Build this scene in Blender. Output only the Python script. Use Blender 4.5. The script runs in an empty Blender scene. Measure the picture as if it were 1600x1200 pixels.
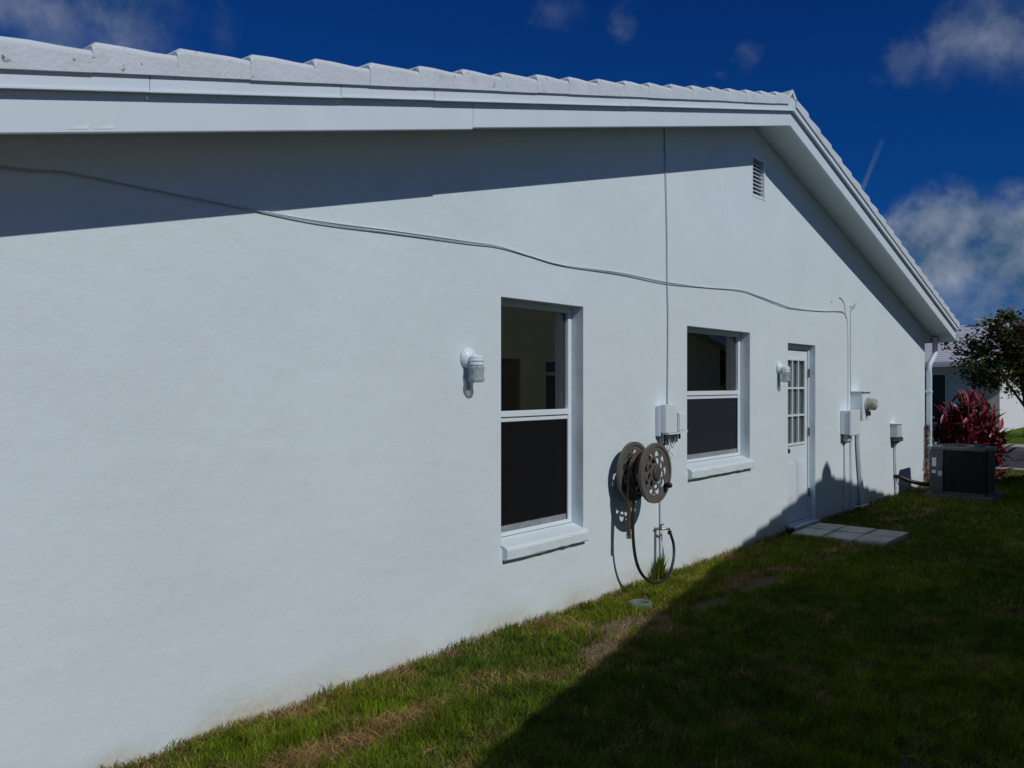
import bpy, bmesh, math, random
import numpy as np
from mathutils import Vector, Matrix
random.seed(7)
rng = np.random.default_rng(7)
R = math.radians
S = bpy.context.scene
C = S.collection

# ------------------------------------------------------------------ camera
TH = R(39.40)
CAM = Vector((0.0, -3.66, 1.64))
cam = bpy.data.cameras.new('camera')
cam.sensor_width = 36.0
cam.lens = 36.0 * 1333.0 / 1600.0
cam.clip_start = 0.05
cam.clip_end = 3000
camo = bpy.data.objects.new('camera', cam)
C.objects.link(camo)
camo.location = CAM
camo.rotation_euler = (R(90), 0, TH - R(90))
S.camera = camo

# ------------------------------------------------------------------ light
SUN = Vector((0.060, 0.38, -0.325)).normalized()          # direction the light travels
sun = bpy.data.lights.new('sun', 'SUN')
sun.energy = 5.0
sun.angle = R(0.53)
sun.color = (1.0, 0.965, 0.93)
suno = bpy.data.objects.new('sun', sun)
C.objects.link(suno)
suno.rotation_euler = SUN.to_track_quat('-Z', 'Y').to_euler()
suno.location = (0, -20, 20)

S.view_settings.view_transform = 'Standard'
S.view_settings.look = 'None'
S.view_settings.gamma = 1.0
S.view_settings.use_curve_mapping = False
S.view_settings.exposure = -1.17
S.cycles.max_bounces = 5
S.cycles.diffuse_bounces = 3
S.cycles.adaptive_threshold = 0.02

# ------------------------------------------------------------------ sky
world = bpy.data.worlds.new('World')
S.world = world
world.use_nodes = True
world.cycles.sampling_method = 'MANUAL'
world.cycles.sample_map_resolution = 256
wn, wl = world.node_tree.nodes, world.node_tree.links
wn.clear()


def wnode(t, **kw):
    n = wn.new(t)
    for k, v in kw.items():
        setattr(n, k, v)
    return n


def wmath(op, a, b=None, c=None, clamp=False):
    n = wn.new('ShaderNodeMath')
    n.operation = op
    n.use_clamp = clamp
    for i, v in enumerate((a, b, c)):
        if v is None:
            continue
        if isinstance(v, (int, float)):
            n.inputs[i].default_value = v
        else:
            wl.new(v, n.inputs[i])
    return n.outputs[0]


sky = wnode('ShaderNodeTexSky', sky_type='NISHITA', sun_disc=False)
to_sun = -SUN
sky.sun_elevation = math.asin(to_sun.z)
sky.sun_rotation = math.atan2(to_sun.x, to_sun.y)
sky.altitude = 0
sky.air_density = 1.0
sky.dust_density = 0.15
sky.ozone_density = 3.0
# deep polarised blue of the picture: one even tint for the whole dome
tint = wnode('ShaderNodeMix', data_type='RGBA', blend_type='MULTIPLY')
tint.inputs[0].default_value = 1.0
wl.new(sky.outputs[0], tint.inputs[6])
tint.inputs[7].default_value = (0.040, 0.40, 1.16, 1)
geo = wnode('ShaderNodeNewGeometry')
neg = wnode('ShaderNodeVectorMath', operation='SCALE')
neg.inputs['Scale'].default_value = -1.0
wl.new(geo.outputs['Incoming'], neg.inputs[0])
DIR = neg.outputs[0]
ndom = wnode('ShaderNodeTexNoise')
ndom.inputs['Scale'].default_value = 10.0
ndom.inputs['Detail'].default_value = 6.0
ndom.inputs['Roughness'].default_value = 0.58
wl.new(DIR, ndom.inputs['Vector'])
# same noise sampled a little towards the sun, for the light side of each cloud
offv = wnode('ShaderNodeVectorMath', operation='ADD')
offv.inputs[1].default_value = (-0.004, -0.02, 0.035)
wl.new(DIR, offv.inputs[0])
nsh = wnode('ShaderNodeTexNoise')
for k in ('Scale', 'Detail', 'Roughness'):
    nsh.inputs[k].default_value = ndom.inputs[k].default_value
wl.new(offv.outputs[0], nsh.inputs['Vector'])
AO = Vector((math.cos(TH), math.sin(TH), 0))
AR = Vector((math.sin(TH), -math.cos(TH), 0))


def sky_dir(px, py):
    return (AO + AR * ((px - 800) / 1333.0) + Vector((0, 0, (600 - py) / 1333.0))).normalized()


def az_el(deg_az, deg_el):
    a, e = R(deg_az), R(deg_el)
    return Vector((math.cos(a) * math.cos(e), math.sin(a) * math.cos(e), math.sin(e)))


# (direction, angular radius, weight)
clouds = [(sky_dir(1465, 388), 0.062, 1.05), (sky_dir(1530, 365), 0.062, 1.12), (sky_dir(1610, 378), 0.085, 1.12),
          (sky_dir(1425, 405), 0.035, 0.62), (sky_dir(1500, 430), 0.055, .72), (sky_dir(1590, 440), 0.075, .75),
          (sky_dir(1585, 25), 0.100, 0.68), (sky_dir(1490, 70), 0.060, 0.62), (sky_dir(1410, 95), 0.038, 0.52),
          (sky_dir(40, 0), 0.14, 0.62), (sky_dir(190, 5), 0.11, 0.62), (sky_dir(310, 35), 0.060, 0.56),
          (sky_dir(880, 22), 0.040, 0.40), (sky_dir(975, 62), 0.042, 0.44), (sky_dir(1155, 75), 0.042, 0.46),
          (sky_dir(1105, 122), 0.026, 0.42)]
wsub = wnode('ShaderNodeVectorMath', operation='SUBTRACT')
wl.new(ndom.outputs['Color'], wsub.inputs[0])
wsub.inputs[1].default_value = (.5, .5, .5)
wsc = wnode('ShaderNodeVectorMath', operation='SCALE')
wsc.inputs['Scale'].default_value = 0.13
wl.new(wsub.outputs[0], wsc.inputs[0])
wadd = wnode('ShaderNodeVectorMath', operation='ADD')
wl.new(DIR, wadd.inputs[0])
wl.new(wsc.outputs[0], wadd.inputs[1])
WARP = wadd.outputs[0]
field = None
for d, rad, wgt in clouds:
    dn = wnode('ShaderNodeVectorMath', operation='DISTANCE')
    wl.new(WARP, dn.inputs[0])
    dn.inputs[1].default_value = d
    m = wnode('ShaderNodeMapRange', interpolation_type='SMOOTHSTEP')
    wl.new(dn.outputs['Value'], m.inputs['Value'])
    m.inputs['From Min'].default_value = 0.0
    m.inputs['From Max'].default_value = rad * 1.5
    m.inputs['To Min'].default_value = wgt
    m.inputs['To Max'].default_value = 0.0
    field = m.outputs[0] if field is None else wmath('MAXIMUM', field, m.outputs[0])
# unseen cumulus over the rest of the dome, enlarged to add neutral fill light
nbig = wnode('ShaderNodeTexNoise')
nbig.inputs['Scale'].default_value = 3.0
nbig.inputs['Detail'].default_value = 1.0
wl.new(DIR, nbig.inputs['Vector'])
dax = wnode('ShaderNodeVectorMath', operation='DOT_PRODUCT')
wl.new(DIR, dax.inputs[0])
dax.inputs[1].default_value = sky_dir(800, 450)
outm = wnode('ShaderNodeMapRange')
wl.new(dax.outputs['Value'], outm.inputs['Value'])
for k_, v_ in zip(('From Min', 'From Max', 'To Min', 'To Max'), (.70, .78, 1.0, 0.0)):
    outm.inputs[k_].default_value = v_
pat = wnode('ShaderNodeMapRange', interpolation_type='SMOOTHSTEP')
wl.new(nbig.outputs['Fac'], pat.inputs['Value'])
for k_, v_ in zip(('From Min', 'From Max', 'To Min', 'To Max'), (.46, .66, 0.0, 1.0)):
    pat.inputs[k_].default_value = v_
field = wmath('MAXIMUM', field, wmath('MULTIPLY', pat.outputs[0], outm.outputs[0]))
dens = wmath('ADD', field, wmath('MULTIPLY', wmath('SUBTRACT', ndom.outputs['Fac'], 0.5), 1.0))
dens = wmath('MULTIPLY', dens, wmath('GREATER_THAN', field, 0.001))
mask = wnode('ShaderNodeMapRange', interpolation_type='SMOOTHSTEP')
wl.new(dens, mask.inputs['Value'])
mask.inputs['From Min'].default_value = 0.26
mask.inputs['From Max'].default_value = 1.0
mask.inputs['To Max'].default_value = 0.80
lit = wmath('ADD', wmath('MULTIPLY', wmath('SUBTRACT', ndom.outputs['Fac'], nsh.outputs['Fac']), 3.0), 0.36, clamp=True)
ccol = wnode('ShaderNodeMix', data_type='RGBA')
wl.new(lit, ccol.inputs[0])
ccol.inputs[6].default_value = (1.5, 3.0, 4.6, 1)
ccol.inputs[7].default_value = (8.6, 9.8, 12.0, 1)
fin = wnode('ShaderNodeMix', data_type='RGBA')
wl.new(mask.outputs[0], fin.inputs[0])
wl.new(tint.outputs[2], fin.inputs[6])
wl.new(ccol.outputs[2], fin.inputs[7])
# thin vapour trail: a short stroke between two directions
pa, pb = sky_dir(1344, 304), sky_dir(1378, 220)
ab = pb - pa
sub = wnode('ShaderNodeVectorMath', operation='SUBTRACT')
wl.new(DIR, sub.inputs[0])
sub.inputs[1].default_value = pa
dt = wnode('ShaderNodeVectorMath', operation='DOT_PRODUCT')
wl.new(sub.outputs[0], dt.inputs[0])
dt.inputs[1].default_value = ab / ab.length_squared
t01 = wmath('MULTIPLY', dt.outputs['Value'], 1.0, clamp=True)
sc = wnode('ShaderNodeVectorMath', operation='SCALE')
sc.inputs[0].default_value = ab
wl.new(t01, sc.inputs['Scale'])
dd = wnode('ShaderNodeVectorMath', operation='DISTANCE')
wl.new(sub.outputs[0], dd.inputs[0])
wl.new(sc.outputs[0], dd.inputs[1])
tr = wnode('ShaderNodeMapRange', interpolation_type='SMOOTHSTEP')
wl.new(wmath('ADD', dd.outputs['Value'], wmath('MULTIPLY', wmath('SUBTRACT', ndom.outputs['Fac'], .5), .004)), tr.inputs['Value'])
tr.inputs['From Min'].default_value = 0.0008
tr.inputs['From Max'].default_value = 0.0034
tr.inputs['To Min'].default_value = 0.34
tr.inputs['To Max'].default_value = 0.0
fin2 = wnode('ShaderNodeMix', data_type='RGBA')
wl.new(wmath('MULTIPLY', tr.outputs[0], wmath('SUBTRACT', 1.0, wmath('MULTIPLY', t01, .8))), fin2.inputs[0])
wl.new(fin.outputs[2], fin2.inputs[6])
fin2.inputs[7].default_value = (3.5, 5.5, 8.0, 1)
bg = wnode('ShaderNodeBackground')
bg.inputs['Strength'].default_value = 0.078
wl.new(fin2.outputs[2], bg.inputs['Color'])
wo = wnode('ShaderNodeOutputWorld')
wl.new(bg.outputs[0], wo.inputs['Surface'])


# ------------------------------------------------------------------ materials
def mat(name, base, rough=0.6, metal=0.0, var=0.0, vscale=6.0, bump=0.0, bscale=60.0, spec=0.4,
        stain=None, trans=0.0):
    """base colour with optional noise variation, relief and shaped stains (list of (colour, scale, lo, hi, strength))"""
    m = bpy.data.materials.new(name)
    m.use_nodes = True
    n, l = m.node_tree.nodes, m.node_tree.links
    b = n['Principled BSDF']
    b.inputs['Roughness'].default_value = rough
    b.inputs['Metallic'].default_value = metal
    b.inputs['Specular IOR Level'].default_value = spec
    tc = n.new('ShaderNodeNewGeometry')
    col = None
    rgb = n.new('ShaderNodeRGB')
    rgb.outputs[0].default_value = (*base, 1)
    col = rgb.outputs[0]
    if var:
        t = n.new('ShaderNodeTexNoise')
        t.inputs['Scale'].default_value = vscale
        t.inputs['Detail'].default_value = 6
        l.new(tc.outputs['Position'], t.inputs['Vector'])
        mr = n.new('ShaderNodeMapRange')
        l.new(t.outputs['Fac'], mr.inputs['Value'])
        mr.inputs['From Min'].default_value = .25
        mr.inputs['From Max'].default_value = .75
        mr.inputs['To Min'].default_value = 1 - var
        mr.inputs['To Max'].default_value = 1 + var
        mx = n.new('ShaderNodeVectorMath')
        mx.operation = 'SCALE'
        l.new(col, mx.inputs[0])
        l.new(mr.outputs[0], mx.inputs['Scale'])
        col = mx.outputs[0]
    for st in (stain or []):
        sc_, vsc, lo, hi, k = st
        t = n.new('ShaderNodeTexNoise')
        t.inputs['Scale'].default_value = vsc
        t.inputs['Detail'].default_value = 9
        t.inputs['Roughness'].default_value = .65
        l.new(tc.outputs['Position'], t.inputs['Vector'])
        mr = n.new('ShaderNodeMapRange')
        l.new(t.outputs['Fac'], mr.inputs['Value'])
        mr.inputs['From Min'].default_value = lo
        mr.inputs['From Max'].default_value = hi
        mr.inputs['To Max'].default_value = k
        mx = n.new('ShaderNodeMix')
        mx.data_type = 'RGBA'
        l.new(mr.outputs[0], mx.inputs[0])
        l.new(col, mx.inputs[6])
        mx.inputs[7].default_value = (*sc_, 1)
        col = mx.outputs[2]
    l.new(col, b.inputs['Base Color'])
    if bump:
        t = n.new('ShaderNodeTexNoise')
        t.inputs['Scale'].default_value = bscale
        t.inputs['Detail'].default_value = 5
        l.new(tc.outputs['Position'], t.inputs['Vector'])
        bp = n.new('ShaderNodeBump')
        bp.inputs['Strength'].default_value = bump
        bp.inputs['Distance'].default_value = 0.01
        l.new(t.outputs['Fac'], bp.inputs['Height'])
        l.new(bp.outputs[0], b.inputs['Normal'])
    return m


M = {}
WHITE = (0.665, 0.772, 0.815)
M['trim'] = mat('trim_paint', (0.665, 0.765, 0.825), 0.45, var=.035, vscale=3, bump=.06, bscale=25,
                stain=[((.30, .34, .33), 9, .66, .80, .35)])
M['soffit'] = mat('soffit_paint', (0.62, 0.72, 0.73), 0.6, var=.03, vscale=3, bump=.08, bscale=40)
M['tile'] = mat('roof_tile_paint', (0.60, 0.675, 0.715), 0.65, var=.07, vscale=5, bump=.35, bscale=55,
                stain=[((.36, .37, .36), 7, .56, .78, .5), ((.05, .055, .05), 24, .620, .69, .8)])
M['mortar'] = mat('ridge_mortar', (0.55, 0.58, 0.60), 0.8, var=.1, bump=.4, bscale=40)
M['frame'] = mat('window_frame_white', (0.71, 0.80, 0.86), 0.35, var=.02)
M['alu'] = mat('bare_aluminium_rail', (0.33, 0.36, 0.39), 0.5, var=.25, vscale=30, metal=.3)
M['screen'] = None
M['box_white'] = mat('utility_box_white', (0.70, 0.775, 0.83), 0.4, var=.03, bump=.03)
M['box_grey'] = mat('utility_box_grey', (0.52, 0.56, 0.58), 0.45, var=.05)
M['dark_gap'] = mat('dark_gap', (0.05, 0.055, 0.06), 0.8)
M['cable_grey'] = mat('painted_cable', (0.42, 0.47, 0.52), 0.55, var=.1, vscale=15)
M['cable_white'] = mat('white_cable', (0.70, 0.76, 0.82), 0.5, var=.05)
M['black_plastic'] = mat('black_plastic', (0.012, 0.012, 0.014), 0.45)
M['reel'] = mat('reel_taupe_plastic', (0.122, 0.118, 0.106), 0.5, var=.1, vscale=10, bump=.05)
M['reel_dark'] = mat('reel_hub_brown', (0.07, 0.062, 0.056), 0.55, var=.2)
M['hose_tan'] = mat('hose_tan', (0.085, 0.055, 0.028), 0.5, var=.35, vscale=20)
M['hose_black'] = mat('hose_black', (0.02, 0.022, 0.026), 0.4)
M['brass'] = mat('tap_metal', (0.30, 0.29, 0.26), 0.35, metal=.8, var=.2, vscale=40)
M['steel_dark'] = mat('hinge_metal', (0.06, 0.055, 0.05), 0.45, metal=.6)
M['concrete'] = mat('concrete_pad', (0.11, 0.105, 0.095), 0.9, var=.15, vscale=8, bump=.3, bscale=50)
M['paver'] = mat('paver_concrete', (0.46, 0.45, 0.40), 0.9, var=.16, vscale=7, bump=.35, bscale=60,
                 stain=[((.16, .17, .12), 5, .5, .8, .6)])
M['ring'] = mat('ring_concrete_mossy', (0.12, 0.155, 0.115), 0.9, var=.25, vscale=25, bump=.4, bscale=80)
M['ac_panel'] = mat('ac_grey_paint', (0.075, 0.088, 0.098), 0.5, var=.08)
M['ac_top'] = mat('ac_top_paint', (0.11, 0.125, 0.14), 0.45, var=.1)
M['ac_coil'] = mat('ac_coil_black', (0.012, 0.012, 0.012), 0.6)
M['sticker'] = mat('sticker_white', (0.62, 0.66, 0.70), 0.5)
M['asphalt'] = mat('asphalt', (0.055, 0.057, 0.062), 0.9, var=.12, vscale=2, bump=.3, bscale=60)
M['kerb'] = mat('kerb_concrete', (0.42, 0.40, 0.36), 0.9, var=.1, bump=.2)
M['far_wall'] = mat('far_house_wall', (0.50, 0.55, 0.60), 0.8, var=.03, bump=.1)
M['far_white'] = mat('far_white_wall', (0.78, 0.80, 0.82), 0.8, var=.03)
M['far_roof'] = mat('far_roof_tile', (0.68, 0.70, 0.74), 0.7, var=.06)
M['far_dark'] = mat('far_window_dark', (0.03, 0.035, 0.04), 0.2)
M['cream'] = mat('neighbour_cream_wall', (0.80, 0.71, 0.38), 0.85, var=.03, bump=.2)
M['bark'] = mat('tree_bark', (0.10, 0.07, 0.05), 0.9, var=.3, bump=.5)
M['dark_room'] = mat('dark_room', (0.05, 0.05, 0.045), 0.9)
M['blind'] = mat('blind_slat', (0.34, 0.36, 0.30), 0.6)
M['flake'] = mat('paint_flake', (0.84, 0.90, 0.90), 0.6)
M['contrail_off'] = None


def stucco():
    m = bpy.data.materials.new('white_stucco')
    m.use_nodes = True
    n, l = m.node_tree.nodes, m.node_tree.links
    b = n['Principled BSDF']
    b.inputs['Roughness'].default_value = .75
    b.inputs['Specular IOR Level'].default_value = .25
    tc = n.new('ShaderNodeTexCoord')
    P = tc.outputs['Object']

    def noise(scale, det=5, rough=.5, vec=P):
        t = n.new('ShaderNodeTexNoise')
        t.inputs['Scale'].default_value = scale
        t.inputs['Detail'].default_value = det
        t.inputs['Roughness'].default_value = rough
        l.new(vec, t.inputs['Vector'])
        return t.outputs['Fac']

    def mrange(v, a, b_, c, d):
        t = n.new('ShaderNodeMapRange')
        l.new(v, t.inputs['Value'])
        for k, x in zip(('From Min', 'From Max', 'To Min', 'To Max'), (a, b_, c, d)):
            t.inputs[k].default_value = x
        return t.outputs[0]

    def mul(a, b_):
        t = n.new('ShaderNodeMath')
        t.operation = 'MULTIPLY'
        l.new(a, t.inputs[0])
        l.new(b_, t.inputs[1])
        return t.outputs[0]
    rgb = n.new('ShaderNodeRGB')
    rgb.outputs[0].default_value = (*WHITE, 1)
    v = n.new('ShaderNodeVectorMath')
    v.operation = 'SCALE'
    l.new(rgb.outputs[0], v.inputs[0])
    big = mrange(noise(1.1, 6), .3, .7, .965, 1.03)
    l.new(mul(big, mrange(noise(22, 4), .3, .7, .985, 1.015)), v.inputs['Scale'])
    # soil splashed up along the foot of the wall
    sep = n.new('ShaderNodeSeparateXYZ')
    l.new(P, sep.inputs[0])
    hgt = mrange(sep.outputs['Z'], 0.0, 0.24, 1.0, 0.0)
    patch = mrange(noise(1.3, 3), .42, .60, .16, 1.0)
    dirt = mul(mul(hgt, hgt), mul(patch, mrange(noise(30, 6, .7), .3, .62, .35, 1.0)))
    mx = n.new('ShaderNodeMix')
    mx.data_type = 'RGBA'
    l.new(dirt, mx.inputs[0])
    l.new(v.outputs[0], mx.inputs[6])
    mx.inputs[7].default_value = (.50, .43, .27, 1)
    # a few fine specks
    spk = mrange(noise(38, 2), .765, .80, 0, .35)
    mx2 = n.new('ShaderNodeMix')
    mx2.data_type = 'RGBA'
    l.new(spk, mx2.inputs[0])
    l.new(mx.outputs[2], mx2.inputs[6])
    mx2.inputs[7].default_value = (.38, .40, .40, 1)
    l.new(mx2.outputs[2], b.inputs['Base Color'])
    # sprayed relief: fine grain over slow trowel waves
    add = n.new('ShaderNodeMath')
    add.operation = 'ADD'
    l.new(mrange(noise(75, 4, .6), 0, 1, 0, .55), add.inputs[0])
    l.new(mrange(noise(9, 3), 0, 1, 0, 1.3), add.inputs[1])
    add2 = n.new('ShaderNodeMath')
    add2.operation = 'ADD'
    l.new(add.outputs[0], add2.inputs[0])
    l.new(mrange(noise(2.2, 2), 0, 1, 0, 3.0), add2.inputs[1])
    bp = n.new('ShaderNodeBump')
    bp.inputs['Strength'].default_value = .42
    bp.inputs['Distance'].default_value = .008
    l.new(add2.outputs[0], bp.inputs['Height'])
    l.new(bp.outputs[0], b.inputs['Normal'])
    return m


M['stucco'] = stucco()


def glassy(name, refl=1.75, tintc=(.35, .38, .36), rough=0.0):
    m = bpy.data.materials.new(name)
    m.use_nodes = True
    n, l = m.node_tree.nodes, m.node_tree.links
    n.remove(n['Principled BSDF'])
    out = n['Material Output']
    fr = n.new('ShaderNodeFresnel')
    fr.inputs['IOR'].default_value = refl
    tr = n.new('ShaderNodeBsdfTransparent')
    tr.inputs['Color'].default_value = (*tintc, 1)
    gl = n.new('ShaderNodeBsdfGlossy')
    gl.inputs['Roughness'].default_value = rough
    mx = n.new('ShaderNodeMixShader')
    gm = n.new('ShaderNodeNewGeometry')
    inv = n.new('ShaderNodeMath')
    inv.operation = 'SUBTRACT'
    inv.inputs[0].default_value = 1.0
    l.new(gm.outputs['Backfacing'], inv.inputs[1])
    mu = n.new('ShaderNodeMath')
    mu.operation = 'MULTIPLY'
    l.new(fr.outputs[0], mu.inputs[0])
    l.new(inv.outputs[0], mu.inputs[1])
    l.new(mu.outputs[0], mx.inputs[0])
    l.new(tr.outputs[0], mx.inputs[1])
    l.new(gl.outputs[0], mx.inputs[2])
    l.new(mx.outputs[0], out.inputs['Surface'])
    return m


M['glass'] = glassy('window_glass', 3.0, (.24, .25, .23))
M['door_glass'] = glassy('door_glass', 1.5, (.8, .84, .84))
M['jar'] = None


def screen_mat(name, colr, k):
    m = bpy.data.materials.new(name)
    m.use_nodes = True
    n, l = m.node_tree.nodes, m.node_tree.links
    b = n['Principled BSDF']
    b.inputs['Base Color'].default_value = (*colr, 1)
    b.inputs['Roughness'].default_value = .8
    b.inputs['Specular IOR Level'].default_value = .1
    t = n.new('ShaderNodeBsdfTransparent')
    mx = n.new('ShaderNodeMixShader')
    mx.inputs[0].default_value = k
    l.new(b.outputs[0], mx.inputs[1])
    l.new(t.outputs[0], mx.inputs[2])
    l.new(mx.outputs[0], n['Material Output'].inputs['Surface'])
    return m


M['screen'] = screen_mat('insect_screen', (.012, .0125, .0135), .35)
M['jar'] = screen_mat('lamp_glass_frosted', (.46, .53, .57), .62)
M['screen2'] = screen_mat('insect_screen_greyer', (.030, .034, .042), .3)


def attr_mat(name, rough=.7, transl=.3, attr='tone', spec=.12):
    m = bpy.data.materials.new(name)
    m.use_nodes = True
    n, l = m.node_tree.nodes, m.node_tree.links
    b = n['Principled BSDF']
    b.inputs['Roughness'].default_value = rough
    b.inputs['Specular IOR Level'].default_value = spec
    a = n.new('ShaderNodeAttribute')
    a.attribute_name = attr
    l.new(a.outputs['Color'], b.inputs['Base Color'])
    if transl:
        t = n.new('ShaderNodeBsdfTranslucent')
        l.new(a.outputs['Color'], t.inputs['Color'])
        mx = n.new('ShaderNodeMixShader')
        mx.inputs[0].default_value = transl
        l.new(b.outputs[0], mx.inputs[1])
        l.new(t.outputs[0], mx.inputs[2])
        l.new(mx.outputs[0], n['Material Output'].inputs['Surface'])
    return m


M['blade'] = attr_mat('grass_blade')
M['leaf'] = attr_mat('leaf_surface', .45, .3)


def leaf_plain(name, colr, rough=.4):
    m = mat(name, colr, rough, var=.35, vscale=14)
    return m


# ------------------------------------------------------------------ mesh helpers
class MB:
    def __init__(self):
        self.v, self.f = [], []

    def add(self, vs, fs):
        o = len(self.v)
        self.v += [tuple(p) for p in vs]
        self.f += [tuple(i + o for i in q) for q in fs]
        return self

    def box(self, x0, x1, y0, y1, z0, z1):
        vs = [(x, y, z) for x in (x0, x1) for y in (y0, y1) for z in (z0, z1)]
        return self.add(vs, [(0, 1, 3, 2), (4, 6, 7, 5), (0, 4, 5, 1), (2, 3, 7, 6), (0, 2, 6, 4), (1, 5, 7, 3)])

    def prism(self, poly, axis_fn, a, b):
        """poly: list of 2-D points, axis_fn(p, t) -> xyz, extruded from t=a to t=b"""
        n = len(poly)
        vs = [axis_fn(p, a) for p in poly] + [axis_fn(p, b) for p in poly]
        fs = [tuple(range(n)), tuple(range(2 * n - 1, n - 1, -1))]
        fs += [(i, (i + 1) % n, n + (i + 1) % n, n + i) for i in range(n)]
        return self.add(vs, fs)

    def tube(self, pts, r, seg=8, caps=True, closed=False):
        pts = [Vector(p) for p in pts]
        n = len(pts)
        rs = r if isinstance(r, (list, tuple)) else [r] * n
        vs = []
        up = Vector((0, 0, 1))
        last = None
        for i, p in enumerate(pts):
            if closed:
                d = (pts[(i + 1) % n] - pts[i - 1]).normalized()
            else:
                d = (pts[min(i + 1, n - 1)] - pts[max(i - 1, 0)]).normalized()
            if last is None:
                u = d.cross(up)
                if u.length < .05:
                    u = d.cross(Vector((1, 0, 0)))
            else:
                u = last - d * last.dot(d)
            u.normalize()
            last = u
            w = d.cross(u)
            vs += [p + (u * math.cos(2 * math.pi * k / seg) + w * math.sin(2 * math.pi * k / seg)) * rs[i] for k in range(seg)]
        fs = []
        for i in range(n if closed else n - 1):
            j = (i + 1) % n
            for k in range(seg):
                k2 = (k + 1) % seg
                fs.append((i * seg + k, i * seg + k2, j * seg + k2, j * seg + k))
        if caps and not closed:
            fs.append(tuple(range(seg - 1, -1, -1)))
            fs.append(tuple((n - 1) * seg + k for k in range(seg)))
        return self.add(vs, fs)

    def lathe(self, prof, centre, axis='Z', seg=20):
        """prof: list of (radius, height along axis)"""
        vs, fs = [], []
        c = Vector(centre)
        for r, h in prof:
            for k in range(seg):
                a = 2 * math.pi * k / seg
                if axis == 'Z':
                    p = Vector((r * math.cos(a), r * math.sin(a), h))
                else:                        # axis along -Y (out of the wall)
                    p = Vector((r * math.cos(a), -h, r * math.sin(a)))
                vs.append(c + p)
        n = len(prof)
        for i in range(n - 1):
            for k in range(seg):
                k2 = (k + 1) % seg
                fs.append((i * seg + k, i * seg + k2, (i + 1) * seg + k2, (i + 1) * seg + k))
        fs.append(tuple(range(seg - 1, -1, -1)))
        fs.append(tuple((n - 1) * seg + k for k in range(seg)))
        return self.add(vs, fs)

    def mesh(self, name, origin=(0, 0, 0), bevel=0, smooth=False):
        me = bpy.data.meshes.new(name)
        o = Vector(origin)
        me.from_pydata([tuple(Vector(p) - o) for p in self.v], [], self.f)
        bm = bmesh.new()
        bm.from_mesh(me)
        bmesh.ops.recalc_face_normals(bm, faces=bm.faces)
        if bevel:
            es = [e for e in bm.edges if len(e.link_faces) == 2 and e.calc_face_angle(0) > .6]
            bmesh.ops.bevel(bm, geom=es, offset=bevel, segments=2, affect='EDGES', clamp_overlap=True)
        bm.to_mesh(me)
        bm.free()
        if smooth:
            me.polygons.foreach_set('use_smooth', [True] * len(me.polygons))
        return me


def tag(o, label=None, cat=None, group=None, kind=None):
    if label: o['label'] = label
    if cat: o['category'] = cat
    if group: o['group'] = group
    if kind: o['kind'] = kind
    return o


def thing(name, loc, label, cat, group=None):
    o = bpy.data.objects.new(name, None)
    o.empty_display_size = .1
    C.objects.link(o)
    o.location = loc
    return tag(o, label, cat, group)


def root_origin(p):
    v = Vector((0, 0, 0))
    while p is not None:
        v += Vector(p.location)
        p = p.parent
    return v


def part(name, mb, m, parent=None, bevel=0, smooth=False, at=None):
    """link a mesh built in world coordinates; parent's origin (and the piece's own, if at is given) is subtracted"""
    base = root_origin(parent)
    org = base if at is None else Vector(at)
    me = mb.mesh(name, org, bevel, smooth)
    o = bpy.data.objects.new(name, me)
    C.objects.link(o)
    if parent is not None:
        o.parent = parent
        o.location = org - base
    else:
        o.location = org
    if m is not None:
        me.materials.append(m if not isinstance(m, str) else M[m])
    return o


def inst(name, me, parent, loc, rot=None, scale=None):
    o = bpy.data.objects.new(name, me)
    C.objects.link(o)
    o.parent = parent
    o.location = Vector(loc) - root_origin(parent)
    if rot is not None:
        o.rotation_euler = rot
    if scale is not None:
        o.scale = scale
    return o


def spline(pts, n=8):
    P = [Vector(p) for p in pts]
    out = []
    for i in range(len(P) - 1):
        p0, p1, p2, p3 = P[max(i - 1, 0)], P[i], P[i + 1], P[min(i + 2, len(P) - 1)]
        for k in range(n):
            t = k / n
            out.append(.5 * ((2 * p1) + (p2 - p0) * t + (2 * p0 - 5 * p1 + 4 * p2 - p3) * t * t + (3 * p1 - p0 - 3 * p2 + p3) * t ** 3))
    out.append(P[-1])
    return out


# ------------------------------------------------------------------ ground
GZ = -0.03


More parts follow.
